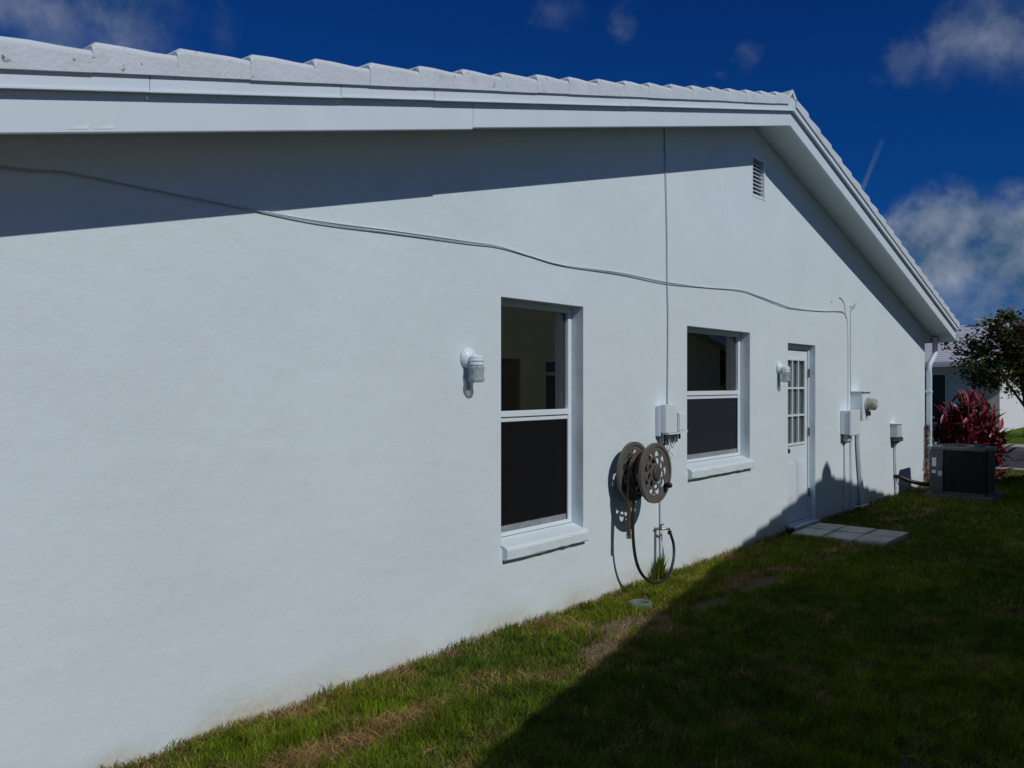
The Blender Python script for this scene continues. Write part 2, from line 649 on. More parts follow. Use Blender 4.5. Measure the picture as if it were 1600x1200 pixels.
def ground_mat():
    m = bpy.data.materials.new('lawn_soil')
    m.use_nodes = True
    n, l = m.node_tree.nodes, m.node_tree.links
    b = n['Principled BSDF']
    b.inputs['Roughness'].default_value = .95
    b.inputs['Specular IOR Level'].default_value = .1
    tc = n.new('ShaderNodeTexCoord')
    t1 = n.new('ShaderNodeTexNoise'); t1.inputs['Scale'].default_value = 3.0; t1.inputs['Detail'].default_value = 8
    t2 = n.new('ShaderNodeTexNoise'); t2.inputs['Scale'].default_value = 60; t2.inputs['Detail'].default_value = 6
    l.new(tc.outputs['Object'], t1.inputs['Vector']); l.new(tc.outputs['Object'], t2.inputs['Vector'])
    r1 = n.new('ShaderNodeValToRGB')
    r1.color_ramp.elements[0].position = .35; r1.color_ramp.elements[0].color = (.060, .120, .010, 1)
    r1.color_ramp.elements[1].position = .65; r1.color_ramp.elements[1].color = (.105, .150, .016, 1)
    l.new(t1.outputs['Fac'], r1.inputs[0])
    # close to the house the bare thatch and soil between blades shows
    sep = n.new('ShaderNodeSeparateXYZ'); l.new(tc.outputs['Object'], sep.inputs[0])
    mr = n.new('ShaderNodeMapRange'); l.new(sep.outputs['X'], mr.inputs['Value'])
    mr.inputs['From Min'].default_value = 16; mr.inputs['From Max'].default_value = 18
    r2 = n.new('ShaderNodeValToRGB')
    r2.color_ramp.elements[0].position = .3; r2.color_ramp.elements[0].color = (.06, .043, .028, 1)
    r2.color_ramp.elements[1].position = .75; r2.color_ramp.elements[1].color = (.36, .265, .18, 1)
    l.new(t2.outputs['Fac'], r2.inputs[0])
    mx = n.new('ShaderNodeMix'); mx.data_type = 'RGBA'
    l.new(mr.outputs[0], mx.inputs[0]); l.new(r2.outputs[0], mx.inputs[6]); l.new(r1.outputs[0], mx.inputs[7])
    l.new(mx.outputs[2], b.inputs['Base Color'])
    bp = n.new('ShaderNodeBump'); bp.inputs['Strength'].default_value = .8; bp.inputs['Distance'].default_value = .02
    l.new(t2.outputs['Fac'], bp.inputs['Height']); l.new(bp.outputs[0], b.inputs['Normal'])
    return m


g = MB()
g.add([(-900, -900, GZ), (1200, -900, GZ), (1200, 1200, GZ), (-900, 1200, GZ)], [(0, 1, 2, 3)])
lawn = part('lawn_ground', g, ground_mat())
tag(lawn, kind='structure')
# the street beyond the house runs square to the gable wall
st = MB()
st.add([(18.9, -80, GZ + .008), (24.3, -80, GZ + .008), (24.3, 160, GZ + .008), (18.9, 160, GZ + .008)], [(0, 1, 2, 3)])
tag(part('street', st, 'asphalt'), kind='structure')
for x0, x1 in ((24.3, 24.62), (18.58, 18.9)):
    k = MB()
    k.prism([(x0, GZ - .05), (x0, GZ + .05 + (.06 if x0 > 20 else .0)), (x1, GZ + .05 + (.06 if x0 > 20 else 0)), (x1, GZ - .05)],
            lambda p, t: (p[0], t, p[1]), -80, 160)
    tag(part('kerb', k, 'kerb'), kind='structure')
pv = MB()
pv.add([(24.62, -80, GZ + .07), (26.1, -80, GZ + .07), (26.1, 160, GZ + .07), (24.62, 160, GZ + .07),
        (24.62, -80, GZ - .05), (26.1, -80, GZ - .05), (26.1, 160, GZ - .05), (24.62, 160, GZ - .05)],
       [(0, 1, 2, 3), (0, 1, 5, 4), (1, 2, 6, 5), (2, 3, 7, 6), (3, 0, 4, 7)])
tag(part('pavement', pv, 'kerb'), kind='structure')


# ------------------------------------------------------------------ gable roof builder (used by the house and its neighbour)
def gable_roof(root, y0, sg, XR, zpk, pL, pR, xl, xr, depth, split=None):
    """y0 wall plane, sg=-1 when the gable faces -Y. zpk: underside of the fascia at the ridge."""
    def T(x, off, z):
        return (x, y0 + sg * off, z)

    def zb(x):
        return zpk - (pL * (XR - x) if x < XR else pR * (x - XR))
    for xa, xb in ((xl, XR), (XR, xr)):
        left = xa < XR
        secs = [(xa, xb, 0.0)]
        if split and left:
            secs = [(xa, split, 0.007), (split + .0015, xb, -.002)]
        # main fascia boards
        for a, b, drop in secs:
            mb = MB()
            mb.prism([(a, zb(a) - drop), (b, zb(b) - drop), (b, zb(b) + .185), (a, zb(a) + .185)],
                     lambda p, t: T(p[0], t, p[1]), .352, .38)
            part('fascia_board', mb, 'trim', root, bevel=.002)
        # upper trim board standing proud, with a thin metal drip lip at its foot
        joints = [xa, xb]
        if left:
            joints = [xa, 1.70, 2.66, 3.30, 5.3, xb] if sg < 0 else [xa, xb]
        else:
            joints = [xa, 11.6, 14.0, xb] if sg < 0 else [xa, xb]
        for a, b in zip(joints[:-1], joints[1:]):
            j = random.uniform(-.002, .002) if sg < 0 else 0
            mb = MB()
            mb.prism([(a + .0012, zb(a) + .147 + j), (b - .0012, zb(b) + .147 + j), (b - .0012, zb(b) + .214), (a + .0012, zb(a) + .214)],
                     lambda p, t: T(p[0], t, p[1]), .3805, .408)
            tb = part('trim_board', mb, 'trim', root, bevel=.002)
            mb = MB()
            mb.prism([(a, zb(a) + .143 + j), (b, zb(b) + .143 + j), (b, zb(b) + .153 + j), (a, zb(a) + .153 + j)],
                     lambda p, t: T(p[0], t, p[1]), .4085, .416)
            part('drip_edge', mb, 'frame', tb, bevel=.0015)
        # soffit under the overhang
        mb = MB()
        mb.prism([(xa, zb(xa) + .055), (xb, zb(xb) + .055), (xb, zb(xb) + .075), (xa, zb(xa) + .075)],
                 lambda p, t: T(p[0], t, p[1]), -.02, .351)
        part('soffit', mb, 'soffit', root)
        # roof deck
        mb = MB()
        mb.prism([(xa, zb(xa) + .16), (xb, zb(xb) + .16), (xb, zb(xb) + .205), (xa, zb(xa) + .205)],
                 lambda p, t: T(p[0], t, p[1]), -depth, .35)
        part('roof_deck', mb, 'dark_room', root)
        mb = MB()
        mb.prism([(xa, zb(xa) + .2155), (xb, zb(xb) + .2155), (xb, zb(xb) + .27), (xa, zb(xa) + .27)],
                 lambda p, t: T(p[0], t, p[1]), .30, .404)
        part('batten', mb, 'trim', root)
        # courses of flat tile behind the rake
        p = pL if left else pR
        L = abs(xb - xa)
        n = int(L / .335)
        mb = MB()
        for i in range(n + 1):
            if left:
                a, b = xa - .05 + i * .335, min(xa - .05 + i * .335 + .36, xb)
            else:
                a, b = xb + .05 - i * .335, max(xb + .05 - i * .335 - .36, xa)
            mb.prism([(a, zb(a) + .212), (b, zb(b) + .212), (b, zb(b) + .232), (a, zb(a) + .262)],
                     lambda q, t: T(q[0], t, q[1]), -depth, .19)
        o = part('roof_courses', mb, 'tile', root)
        tag(o, kind='stuff')
        # rake tiles, one object each, shared meshes
        protos = []
        for v in range(3):
            rr = random.Random(11 + v)
            ex = .3392
            mb = MB()

            def sec(top, outer):
                pts = [(outer, 0.0), (outer, top - .026)]
                for k in range(1, 5):
                    a = k / 4 * math.pi / 2
                    pts.append((outer - .026 + .026 * math.cos(a), top - .026 + .026 * math.sin(a)))
                pts += [(.19, top), (.19, top - .028), (outer - .03, top - .034), (outer - .03, 0.0)]
                return pts
            d = 1 if left else -1
            stations = [(0.0, .106 + rr.uniform(-.004, .004), .424), (.018, .117 + rr.uniform(-.003, .005), .424),
                        (.12, .109 + rr.uniform(-.004, .004), .424), (.25, .097 + rr.uniform(-.004, .004), .424), (ex, .088, .424)]
            vs, fs = [], []
            m_ = len(sec(.1, .4))
            for (s, top, outer) in stations:
                for (off, zz) in sec(top, outer):
                    vs.append((d * s, sg * off, zz + p * s))
            for i in range(len(stations) - 1):
                for k in range(m_):
                    k2 = (k + 1) % m_
                    fs.append((i * m_ + k, i * m_ + k2, (i + 1) * m_ + k2, (i + 1) * m_ + k))
            fs.append(tuple(range(m_)))
            fs.append(tuple(range(len(stations) * m_ - 1, (len(stations) - 1) * m_ - 1, -1)))
            mb.add(vs, fs)
            me = mb.mesh('rake_tile')
            me.materials.append(M['tile'])
            protos.append(me)
        i = 0
        x = (xa - .06) if left else (xb + .06)
        xs = []
        if left and sg < 0:                      # the step spacing read from the photograph
            x = 1.47 - .34 * 7
        while (x < XR - .20) if left else (x > XR + .20):
            xs.append(x)
            x += .340 if left else -.340
        for x in xs:
            me = protos[i % 3]
            o = inst('rake_tile', me, root, (x, y0 + sg * random.uniform(-.0015, .0015),
                                             zb(x) + .2085 + random.uniform(-.002, .002)))
            i += 1
    # ridge caps running away from the rake
    zr = zpk + .2185
    y = .405 if sg < 0 else .452
    i = 0
    while y > -depth + .3:
        mb = MB()
        lift0, lift1 = (.080, .060) if sg < 0 else (.155, .120)
        vs = []
        prof = [(-.17, -.045), (-.15, .02), (-.085, .085), (-.02, .128), (.0, .135), (.02, .128), (.085, .085), (.15, .02), (.17, -.045)]
        inn = [(.145, -.045), (0, .10), (-.145, -.045)]
        full = prof + inn
        for yy, lf, sc_ in ((y, lift0 - .13, 1.0), (y - .42, lift1 - .13, .93)):
            for (dx, dz) in full:
                vs.append(T(XR + dx * sc_, yy, zr + .055 + dz * sc_ + lf))
        m_ = len(full)
        fs = [(k, (k + 1) % m_, m_ + (k + 1) % m_, m_ + k) for k in range(m_)]
        fs += [tuple(range(m_)), tuple(range(2 * m_ - 1, m_ - 1, -1))]
        mb.add(vs, fs)
        part('ridge_tile', mb, 'tile', root, at=T(XR, y, zr))
        if i == 0:                               # mortar closing the open end
            mb = MB()
            mb.prism([(XR - .15, zr - .07), (XR - .12, zr - .01), (XR, zr + .065), (XR + .12, zr - .01), (XR + .15, zr - .07)],
                     lambda q, t: T(q[0], t, q[1]), .10, .398)
            part('ridge_mortar', mb, 'mortar', root)
        i += 1
        y -= .385
    return zb


def gable_wall(mb, y0, sg, xl, xr, zb, XR, holes, thick, reveal):
    """front sheet with holes, reveals round each hole"""
    xs = sorted(set([xl, xr, XR] + [h[0] for h in holes] + [h[1] for h in holes]))
    # extra columns so the relief of the hole edges can wander a little
    for a, b in zip(xs[:-1], xs[1:]):
        zs = [(h[2], h[3]) for h in holes if h[0] <= a + 1e-6 and h[1] >= b - 1e-6]
        zs.sort()
        lo = GZ - .2
        ivs = []
        for z0, z1 in zs:
            if z0 > lo:
                ivs.append((lo, z0))
            lo = z1
        for z0, z1 in ivs:
            mb.add([(a, y0, z0), (b, y0, z0), (b, y0, z1), (a, y0, z1)], [(0, 1, 2, 3)])
        mb.add([(a, y0, lo), (b, y0, lo), (b, y0, zb(b) + .075), (a, y0, zb(a) + .075)], [(0, 1, 2, 3)])
    for (a, b, z0, z1) in holes:
        d = y0 - sg * reveal
        mb.add([(a, y0, z0), (a, d, z0), (a, d, z1), (a, y0, z1)], [(0, 1, 2, 3)])
        mb.add([(b, y0, z0), (b, d, z0), (b, d, z1), (b, y0, z1)], [(0, 1, 2, 3)])
        mb.add([(a, y0, z1), (b, y0, z1), (b, d, z1), (a, d, z1)], [(0, 1, 2, 3)])
        mb.add([(a, y0, z0), (b, y0, z0), (b, d, z0), (a, d, z0)], [(0, 1, 2, 3)])


# ------------------------------------------------------------------ the house
XR, ZPK, PL, PR = 8.40, 4.235, 0.2365, 0.262
XL, XE = -0.60, 15.15                       # wall ends
house = thing('house', (8.0, 0, 0), 'long white stucco house with tiled gable roof filling the picture', 'house')
zb = gable_roof(house, 0.0, -1, XR, ZPK, PL, PR, -1.05, 15.54, 9.6, split=3.64)

W1 = (4.34, 5.30, 0.545, 2.222)
W2 = (6.94, 8.29, 0.862, 2.166)
DR = (9.30, 10.15, 0.00, 2.10)
VT = (8.34, 8.67, 3.575, 4.005)
wallm = MB()
gable_wall(wallm, 0.0, -1, XL, XE, zb, XR, [W1, W2, DR, VT], .2, .16)
# the other outer walls and the dark inside
for vs in ([(XE, 0, GZ - .2), (XE, 9.5, GZ - .2), (XE, 9.5, zb(XE) + .16), (XE, 0, zb(XE) + .16)],
           [(XL, 0, GZ - .2), (XL, 9.5, GZ - .2), (XL, 9.5, zb(XL) + .16), (XL, 0, zb(XL) + .16)]):
    wallm.add(vs, [(0, 1, 2, 3)])
wallm.add([(XL, 9.5, GZ - .2), (XE, 9.5, GZ - .2), (XE, 9.5, zb(XE) + .16), (XR, 9.5, ZPK + .16), (XL, 9.5, zb(XL) + .16)], [(0, 1, 2, 3, 4)])
wall_o = part('wall', wallm, 'stucco', house)
# inner room faces, so that windows look into a dark interior and not a lit shell
rm = MB()
rm.box(XL + .1, XE - .1, .30, 9.3, GZ - .1, 2.3)
rm.box(VT[0] - .1, VT[1] + .1, .17, .6, VT[2] - .1, VT[3] + .1)
rm.f = [f for f in rm.f]
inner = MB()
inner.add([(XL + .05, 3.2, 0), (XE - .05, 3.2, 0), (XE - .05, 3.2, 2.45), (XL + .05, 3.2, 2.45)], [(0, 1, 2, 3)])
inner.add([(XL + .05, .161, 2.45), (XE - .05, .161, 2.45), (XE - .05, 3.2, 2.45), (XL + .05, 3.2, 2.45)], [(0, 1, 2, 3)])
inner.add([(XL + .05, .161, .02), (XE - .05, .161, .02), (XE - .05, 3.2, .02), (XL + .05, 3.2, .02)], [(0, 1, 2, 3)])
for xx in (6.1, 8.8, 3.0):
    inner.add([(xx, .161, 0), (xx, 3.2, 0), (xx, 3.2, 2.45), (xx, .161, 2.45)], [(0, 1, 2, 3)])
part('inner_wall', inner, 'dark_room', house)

# boxed end of the right eave, gutter and downspout
mb = MB()
mb.prism([(XE + .002, 2.305), (15.50, 2.325), (15.50, zb(15.50) + .05), (XE + .002, zb(XE) + .05)], lambda p, t: (p[0], t, p[1]), -.03, .10)
part('eave_box', mb, 'soffit', house)
mb = MB()
mb.prism([(XE + .003, 2.342), (15.50, 2.342), (15.50, 2.36), (XE + .003, 2.36)], lambda p, t: (p[0], t, p[1]), .101, 9.5)
part('eave_soffit', mb, 'soffit', house)
mb = MB()
mb.box(15.505, 15.535, -.351, 9.6, 2.34, 2.47)
part('eave_fascia', mb, 'trim', house)
mb = MB()
mb.prism([(15.545, 2.36), (15.60, 2.34), (15.655, 2.38), (15.665, 2.47), (15.66, 2.47), (15.648, 2.39), (15.60, 2.35), (15.55, 2.37), (15.55, 2.47), (15.545, 2.47)],
         lambda p, t: (p[0], t, p[1]), -.40, 9.6)
gut = part('gutter', mb, 'trim', house)
ds = thing('downspout', (15.2, -.05, 0), 'white downspout at the far corner of the house beside the air conditioner', 'downspout')
mb = MB()
mb.tube(spline([(15.45, -.085, 2.42), (15.45, -.085, 2.22), (15.43, -.085, 2.13), (15.30, -.075, 2.04), (15.225, -.055, 1.95), (15.215, -.05, 1.84)], 5), .042, 10)
part('elbow', mb, 'trim', ds, smooth=True)
mb = MB()
mb.box(15.165, 15.262, -.088, -.012, .10, 1.86)
part('pipe', mb, 'trim', ds, bevel=.012)
for z in (.6, 1.5):
    mb = MB()
    mb.box(15.152, 15.268, -.094, -.006, z, z + .03)
    part('strap', mb, 'frame', ds)

# vertical control joint wire is a thing below; gable vent here
vent = part('gable_vent', MB().box(VT[0] + .004, VT[1] - .004, .10, .12, VT[2] + .004, VT[3] - .004), 'dark_gap', house)
fr = MB()
fr.box(VT[0], VT[0] + .018, -.004, .09, VT[2], VT[3])
fr.box(VT[1] - .03, VT[1] + .004, -.006, .09, VT[2], VT[3])
fr.box(VT[0] + .018, VT[1] - .03, -.004, .09, VT[2], VT[2] + .02)
fr.box(VT[0] + .018, VT[1] - .03, .0, .09, VT[3] - .03, VT[3])
part('vent_frame', fr, 'frame', vent)
ns = 9
for i in range(ns):
    z = VT[2] + .03 + i * (VT[3] - VT[2] - .07) / ns
    mb = MB()
    mb.prism([(.012, z), (.018, z - .004), (.055, z + .026), (.049, z + .030)], lambda p, t: (t, p[0], p[1]), VT[0] + .018, VT[1] - .03)
    part('vent_slat', mb, 'frame', vent)


def rough_box(mb, x0, x1, y0, y1, z0, z1):
    mb.box(x0, x1, y0, y1, z0, z1)


def sash_window(root, W, rail_z, scr, rec=.105):
    x0, x1, z0, z1 = W
    zs = z0 + .045                                       # top of the sill at the frame
    win = part('window', MB().box(x0 + .002, x0 + .048, rec, rec + .045, zs, z1 - .002)
               .box(x1 - .048, x1 - .002, rec, rec + .045, zs, z1 - .002)
               .box(x0 + .048, x1 - .048, rec, rec + .045, z1 - .045, z1 - .002)
               .box(x0 + .048, x1 - .048, rec, rec + .045, zs, zs + .03), 'frame', root, bevel=.003)
    # meeting rail: two members
    part('meeting_rail', MB().box(x0 + .045, x1 - .045, rec - .006, rec + .03, rail_z + .026, rail_z + .068)
         .box(x0 + .045, x1 - .045, rec + .006, rec + .032, rail_z - .008, rail_z + .022), 'frame', win, bevel=.003)
    part('pane', MB().box(x0 + .046, x1 - .046, rec + .026, rec + .030, rail_z + .06, z1 - .043), 'glass', win)
    part('pane', MB().box(x0 + .046, x1 - .046, rec + .034, rec + .038, zs + .03, rail_z + .0), 'glass', win)
    part('insect_screen', MB().box(x0 + .060, x1 - .060, rec + .018, rec + .020, zs + .04, rail_z - .0085), scr, win)
    for xa in (x0 + .050, x1 - .062):
        part('screen_frame', MB().box(xa, xa + .012, rec + .010, rec + .024, zs + .03, rail_z - .009), 'black_plastic', win)
    part('bottom_rail', MB().box(x0 + .063, x1 - .063, rec + .008, rec + .025, zs + .031, zs + .072), 'alu', win, bevel=.002)
    # sloping sill standing proud of the wall
    mb = MB()
    n = 14
    xa, xb = x0 + .012, x1 + .012
    prof = [(rec, zs - .002), (-.030, zs - .040), (-.042, zs - .050), (-.045, zs - .062), (-.043, zs - .118), (-.036, zs - .125), (.0, zs - .127), (rec, zs - .08)]
    vs, fs = [], []
    for i in range(n + 1):
        x = xa + (xb - xa) * i / n
        for j, (yy, zz) in enumerate(prof):
            w = random.uniform(-.0022, .0022) if 0 < j < 6 else 0
            vs.append((x, yy + w, zz + (random.uniform(-.003, .003) if 3 < j < 6 else 0)))
    m_ = len(prof)
    for i in range(n):
        for k in range(m_):
            k2 = (k + 1) % m_
            fs.append((i * m_ + k, i * m_ + k2, (i + 1) * m_ + k2, (i + 1) * m_ + k))
    fs += [tuple(range(m_)), tuple(range((n + 1) * m_ - 1, n * m_ - 1, -1))]
    mb.add(vs, fs)
    part('sill', mb, 'stucco', win)
    return win


tag(sash_window(house, W1, 1.385, 'screen'), 'tall narrow sash window beside the first wall lamp')
tag(sash_window(house, W2, 1.505, 'screen2'), 'wider low sash window right of the hose reel')

# ---- side door with nine lights
dx0, dx1, dz0, dz1 = DR
rec = .09
door = part('door', MB().box(dx0 + .030, 9.452, rec, rec + .04, .05, 2.030)
            .box(10.030, dx1 - .032, rec, rec + .04, .05, 2.030)
            .box(9.452, 10.030, rec, rec + .04, 1.925, 2.030)
            .box(9.452, 10.030, rec, rec + .04, .05, .945), 'frame', house)
part('jamb', MB().box(dx0 + .001, dx0 + .026, rec - .018, rec + .06, .045, dz1 - .002)
     .box(dx1 - .027, dx1 - .001, rec - .018, rec + .06, .045, dz1 - .002)
     .box(dx0 + .026, dx1 - .027, rec - .018, rec + .06, 2.040, dz1 - .002), 'frame', door, bevel=.003)
part('threshold', MB().box(dx0 - .02, dx1 + .03, -.05, .13, -.06, .030).box(dx0 + .002, dx1 - .002, .02, .13, .0305, .044), 'trim', door, bevel=.006)
part('light_frame', MB().box(9.438, 9.468, rec - .014, rec - .001, .93, 1.94).box(10.014, 10.044, rec - .014, rec - .001, .93, 1.94)
     .box(9.468, 10.014, rec - .014, rec - .001, 1.91, 1.94).box(9.468, 10.014, rec - .014, rec - .001, .93, .96), 'frame', door, bevel=.003)
cols = [9.468, 9.650, 9.832, 10.014]
rows = [.96, 1.277, 1.593, 1.91]
for i in (1, 2):
    part('muntin', MB().box(cols[i] - .011, cols[i] + .011, rec - .010, rec + .012, .96, 1.91), 'frame', door)
    for j in range(3):
        part('muntin', MB().box(cols[j] + (.0115 if j else 0), cols[j + 1] - (.0115 if j < 2 else 0), rec - .008, rec + .012, rows[i] - .011, rows[i] + .011), 'frame', door)
for i in range(3):
    for j in range(3):
        part('pane', MB().box(cols[i] + .0, cols[i + 1] - .0, rec + .016, rec + .019, rows[j], rows[j + 1]), 'door_glass', door)
bl = MB()
for k in range(38):
    z = .965 + k * .025
    bl.prism([(rec + .026, z), (rec + .028, z - .002), (rec + .038, z + .019), (rec + .036, z + .021)], lambda p, t: (t, p[0], p[1]), 9.46, 10.02)
tag(part('blind', bl, 'blind', door), kind='stuff')
for xa, xb in ((9.455, 9.70), (9.785, 10.03)):
    mb = MB()
    mb.box(xa, xb, rec - .004, rec - .0005, .30, .76)
    mb.box(xa + .035, xb - .035, rec - .011, rec - .0042, .335, .725)
    part('raised_panel', mb, 'frame', door, bevel=.003)
for z in (.30, 1.02, 1.72):
    part('hinge', MB().box(dx1 - .036, dx1 - .026, rec - .024, rec - .0185, z, z + .10).tube([(dx1 - .031, rec - .026, z), (dx1 - .031, rec - .026, z + .1)], .008, 8),
         'steel_dark', door)
kb = MB()
kb.lathe([(.030, 0), (.030, .008), (.012, .012), (.012, .035), (.026, .042), (.030, .055), (.024, .068), (.008, .072)], (9.405, rec - .001, .885), 'Y', 16)
part('knob', kb, 'steel_dark', door, smooth=True)

# two loose flakes of paint on the fascia foot
for xa in (1.395, 1.49):
    zz = zb(xa)
    mb = MB()
    mb.add([(xa, -.3815, zz + .006), (xa + .075, -.3815, zz + .024), (xa + .085, -.3822, zz + .045), (xa + .01, -.3822, zz + .012)],
           [(0, 1, 2, 3)])
    mb.add([(xa, -.3815, zz + .006), (xa + .075, -.3815, zz + .024), (xa + .085, -.3817, zz + .045), (xa + .01, -.3817, zz + .012)],
           [(3, 2, 1, 0)])
    part('paint_flake', mb, 'flake', house)

# ------------------------------------------------------------------ neighbouring house behind the camera (casts the lawn's shade, shows in the panes)
NY = -4.98
NXR, NZP, NPL, NPR = 9.82, 4.13, 0.204, 0.198
nb = thing('neighbour_house', (9.8, NY, 0), 'cream stucco neighbouring house whose gable shadow darkens the lawn', 'house')
nzb = gable_roof(nb, NY, 1, NXR, NZP, NPL, NPR, 0.3, 18.9, 9.0)
ND = (10.20, 11.08, 0.0, 2.10)
NW = (11.75, 12.70, 0.95, 2.08)
nw = MB()
gable_wall(nw, NY, 1, .7, 18.5, nzb, NXR, [ND, NW], .2, .12)
for xx in (.7, 18.5):
    nw.add([(xx, NY, GZ - .2), (xx, NY - 8.8, GZ - .2), (xx, NY - 8.8, nzb(xx) + .16), (xx, NY, nzb(xx) + .16)], [(0, 1, 2, 3)])
nw.add([(.7, NY - 8.8, GZ - .2), (18.5, NY - 8.8, GZ - .2), (18.5, NY - 8.8, nzb(18.5) + .16), (NXR, NY - 8.8, NZP + .16), (.7, NY - 8.8, nzb(.7) + .16)], [(0, 1, 2, 3, 4)])
part('wall', nw, 'cream', nb)
nd = part('door', MB().box(ND[0] + .05, ND[1] - .05, NY - .10, NY - .06, .03, ND[3] - .05), mat('neighbour_door', (.26, .20, .12), .6), nb)
part('door_frame', MB().box(ND[0] - .10, ND[0] + .048, NY - .1, NY + .02, 0, ND[3] + .10).box(ND[1] - .048, ND[1] + .10, NY - .1, NY + .02, 0, ND[3] + .10)
     .box(ND[0] + .049, ND[1] - .049, NY - .1, NY + .02, ND[3] - .048, ND[3] + .10), 'cream', nd)
nwn = part('window', MB().box(NW[0], NW[0] + .05, NY - .1, NY - .03, NW[2], NW[3]).box(NW[1] - .05, NW[1], NY - .1, NY - .03, NW[2], NW[3])
           .box(NW[0] + .05, NW[1] - .05, NY - .1, NY - .03, NW[3] - .05, NW[3]).box(NW[0] + .05, NW[1] - .05, NY - .1, NY - .03, NW[2], NW[2] + .05)
           .box(NW[0] + .05, NW[1] - .05, NY - .1, NY - .03, 1.79, 1.85), 'frame', nb)
part('pane', MB().box(NW[0] + .05, NW[1] - .05, NY - .085, NY - .08, NW[2] + .05, NW[3] - .05), mat('neighbour_blind', (.16, .14, .10), .5), nwn)


# ------------------------------------------------------------------ cables, wires and pipes on the wall
def cable(name, pts, r, m, label, cat, n=6, seg=6, group=None):
    mb = MB()
    mb.tube(spline(pts, n), r, seg)
    p = Vector(pts[0])
    o = part(name, mb, m, None, smooth=True, at=p)
    return tag(o, label, cat, group)


cp = [(-.55, 2.50), (.4, 2.485), (1.30, 2.485), (1.54, 2.51), (1.84, 2.508), (2.42, 2.497), (2.84, 2.492), (3.39, 2.51), (4.0, 2.535), (4.31, 2.548), (4.65, 2.525), (5.03, 2.503),
      (5.8, 2.515), (6.53, 2.51), (7.3, 2.54), (8.05, 2.575), (8.5, 2.545), (9.1, 2.50), (9.44, 2.488), (10.3, 2.52), (10.95, 2.555), (11.17, 2.545), (11.27, 2.47), (11.30, 2.30)]
cable('phone_cable', [(x, -.009 - .002 * math.sin(x * 5), z) for x, z in cp] + [(11.30, -.012, 1.8), (11.29, -.012, 1.30)], .0036, 'cable_grey',
      'grey cable sagging along the white wall above both windows', 'cable')
cable('phone_cable', [(x, -.005, z + .010 + .006 * math.sin(x * 2.3)) for x, z in cp[:-1]], .0028, 'cable_white',
      'thin white cable running just above the long grey cable', 'cable')
cable('drop_wire', [(6.52, -.006, zb(6.5) + .05), (6.535, -.012, 3.40), (6.555, -.010, 3.0), (6.56, -.012, 2.51), (6.575, -.010, 2.2), (6.565, -.010, 1.46)],
      .0055, 'cable_grey', 'thin wire dropping from the roof edge to the small white boxes', 'wire')
cable('wall_pipe', [(6.44, -.016, 1.20), (6.44, -.016, .7), (6.445, -.016, -.05)], .012, 'cable_white', 'white pipe running down from the small white boxes into the grass', 'pipe', seg=8)
cable('wall_pipe', [(11.16, -.016, .90), (11.16, -.016, -.05)], .012, 'cable_white', 'thin white pipe under the flat box right of the door', 'pipe', seg=8)
cable('wall_pipe', [(11.38, -.02, 1.0), (11.40, -.02, .5), (11.40, -.02, -.05)], .011, 'cable_white', 'second thin white pipe close to the thick meter pipe', 'pipe', seg=8)
cable('wall_pipe', [(11.60, -.04, 1.18), (11.63, -.04, .8), (11.72, -.04, .35), (11.76, -.04, .1), (11.77, -.04, -.05)], .030, 'cable_white', 'thick white pipe leading from the electricity meter to the ground', 'pipe', seg=12)
cable('wall_wire', [(11.41, -.008, 2.66), (11.41, -.008, 2.0), (11.42, -.008, 1.52)], .006, 'cable_white', 'white wire rising above the electricity meter', 'wire')
cable('wall_wire', [(10.98, -.008, 2.74), (11.13, -.008, 2.70), (11.20, -.008, 2.60), (11.22, -.008, 2.50)], .005, 'cable_white', 'short bent wire end above the cable bend', 'wire')
cable('hook', [(11.40, -.01, 2.66), (11.46, -.03, 2.63), (11.55, -.03, 2.69), (11.60, -.02, 2.72)], .006, 'cable_grey', 'small bent hook high on the wall above the meter', 'hook')
tag(part('screw', MB().lathe([(.012, 0), (.012, .006), (.005, .01)], (10.71, -.001, 2.665), 'Y', 10), 'cable_grey'), 'small screw head on the wall above the door light', 'screw')
cable('wall_pipe', [(13.36, -.03, .82), (13.37, -.03, .5), (13.40, -.03, .25), (13.42, -.03, -.05)], .020, 'cable_white', 'white conduit below the small disconnect box by the corner', 'pipe', seg=10)
cable('refrigerant_line', [(13.38, .02, .27), (13.40, -.08, .265), (13.46, -.20, .21), (13.55, -.34, .17), (13.64, -.46, .16), (13.72, -.50, .17)], .030, 'black_plastic',
      'black insulated pipe between the wall and the air conditioner', 'pipe', seg=10)
cable('refrigerant_line', [(13.44, .02, .16), (13.48, -.10, .15), (13.56, -.30, .09), (13.70, -.48, .10)], .014, 'brass',
      'thin bare pipe under the black insulated one', 'pipe', seg=8)


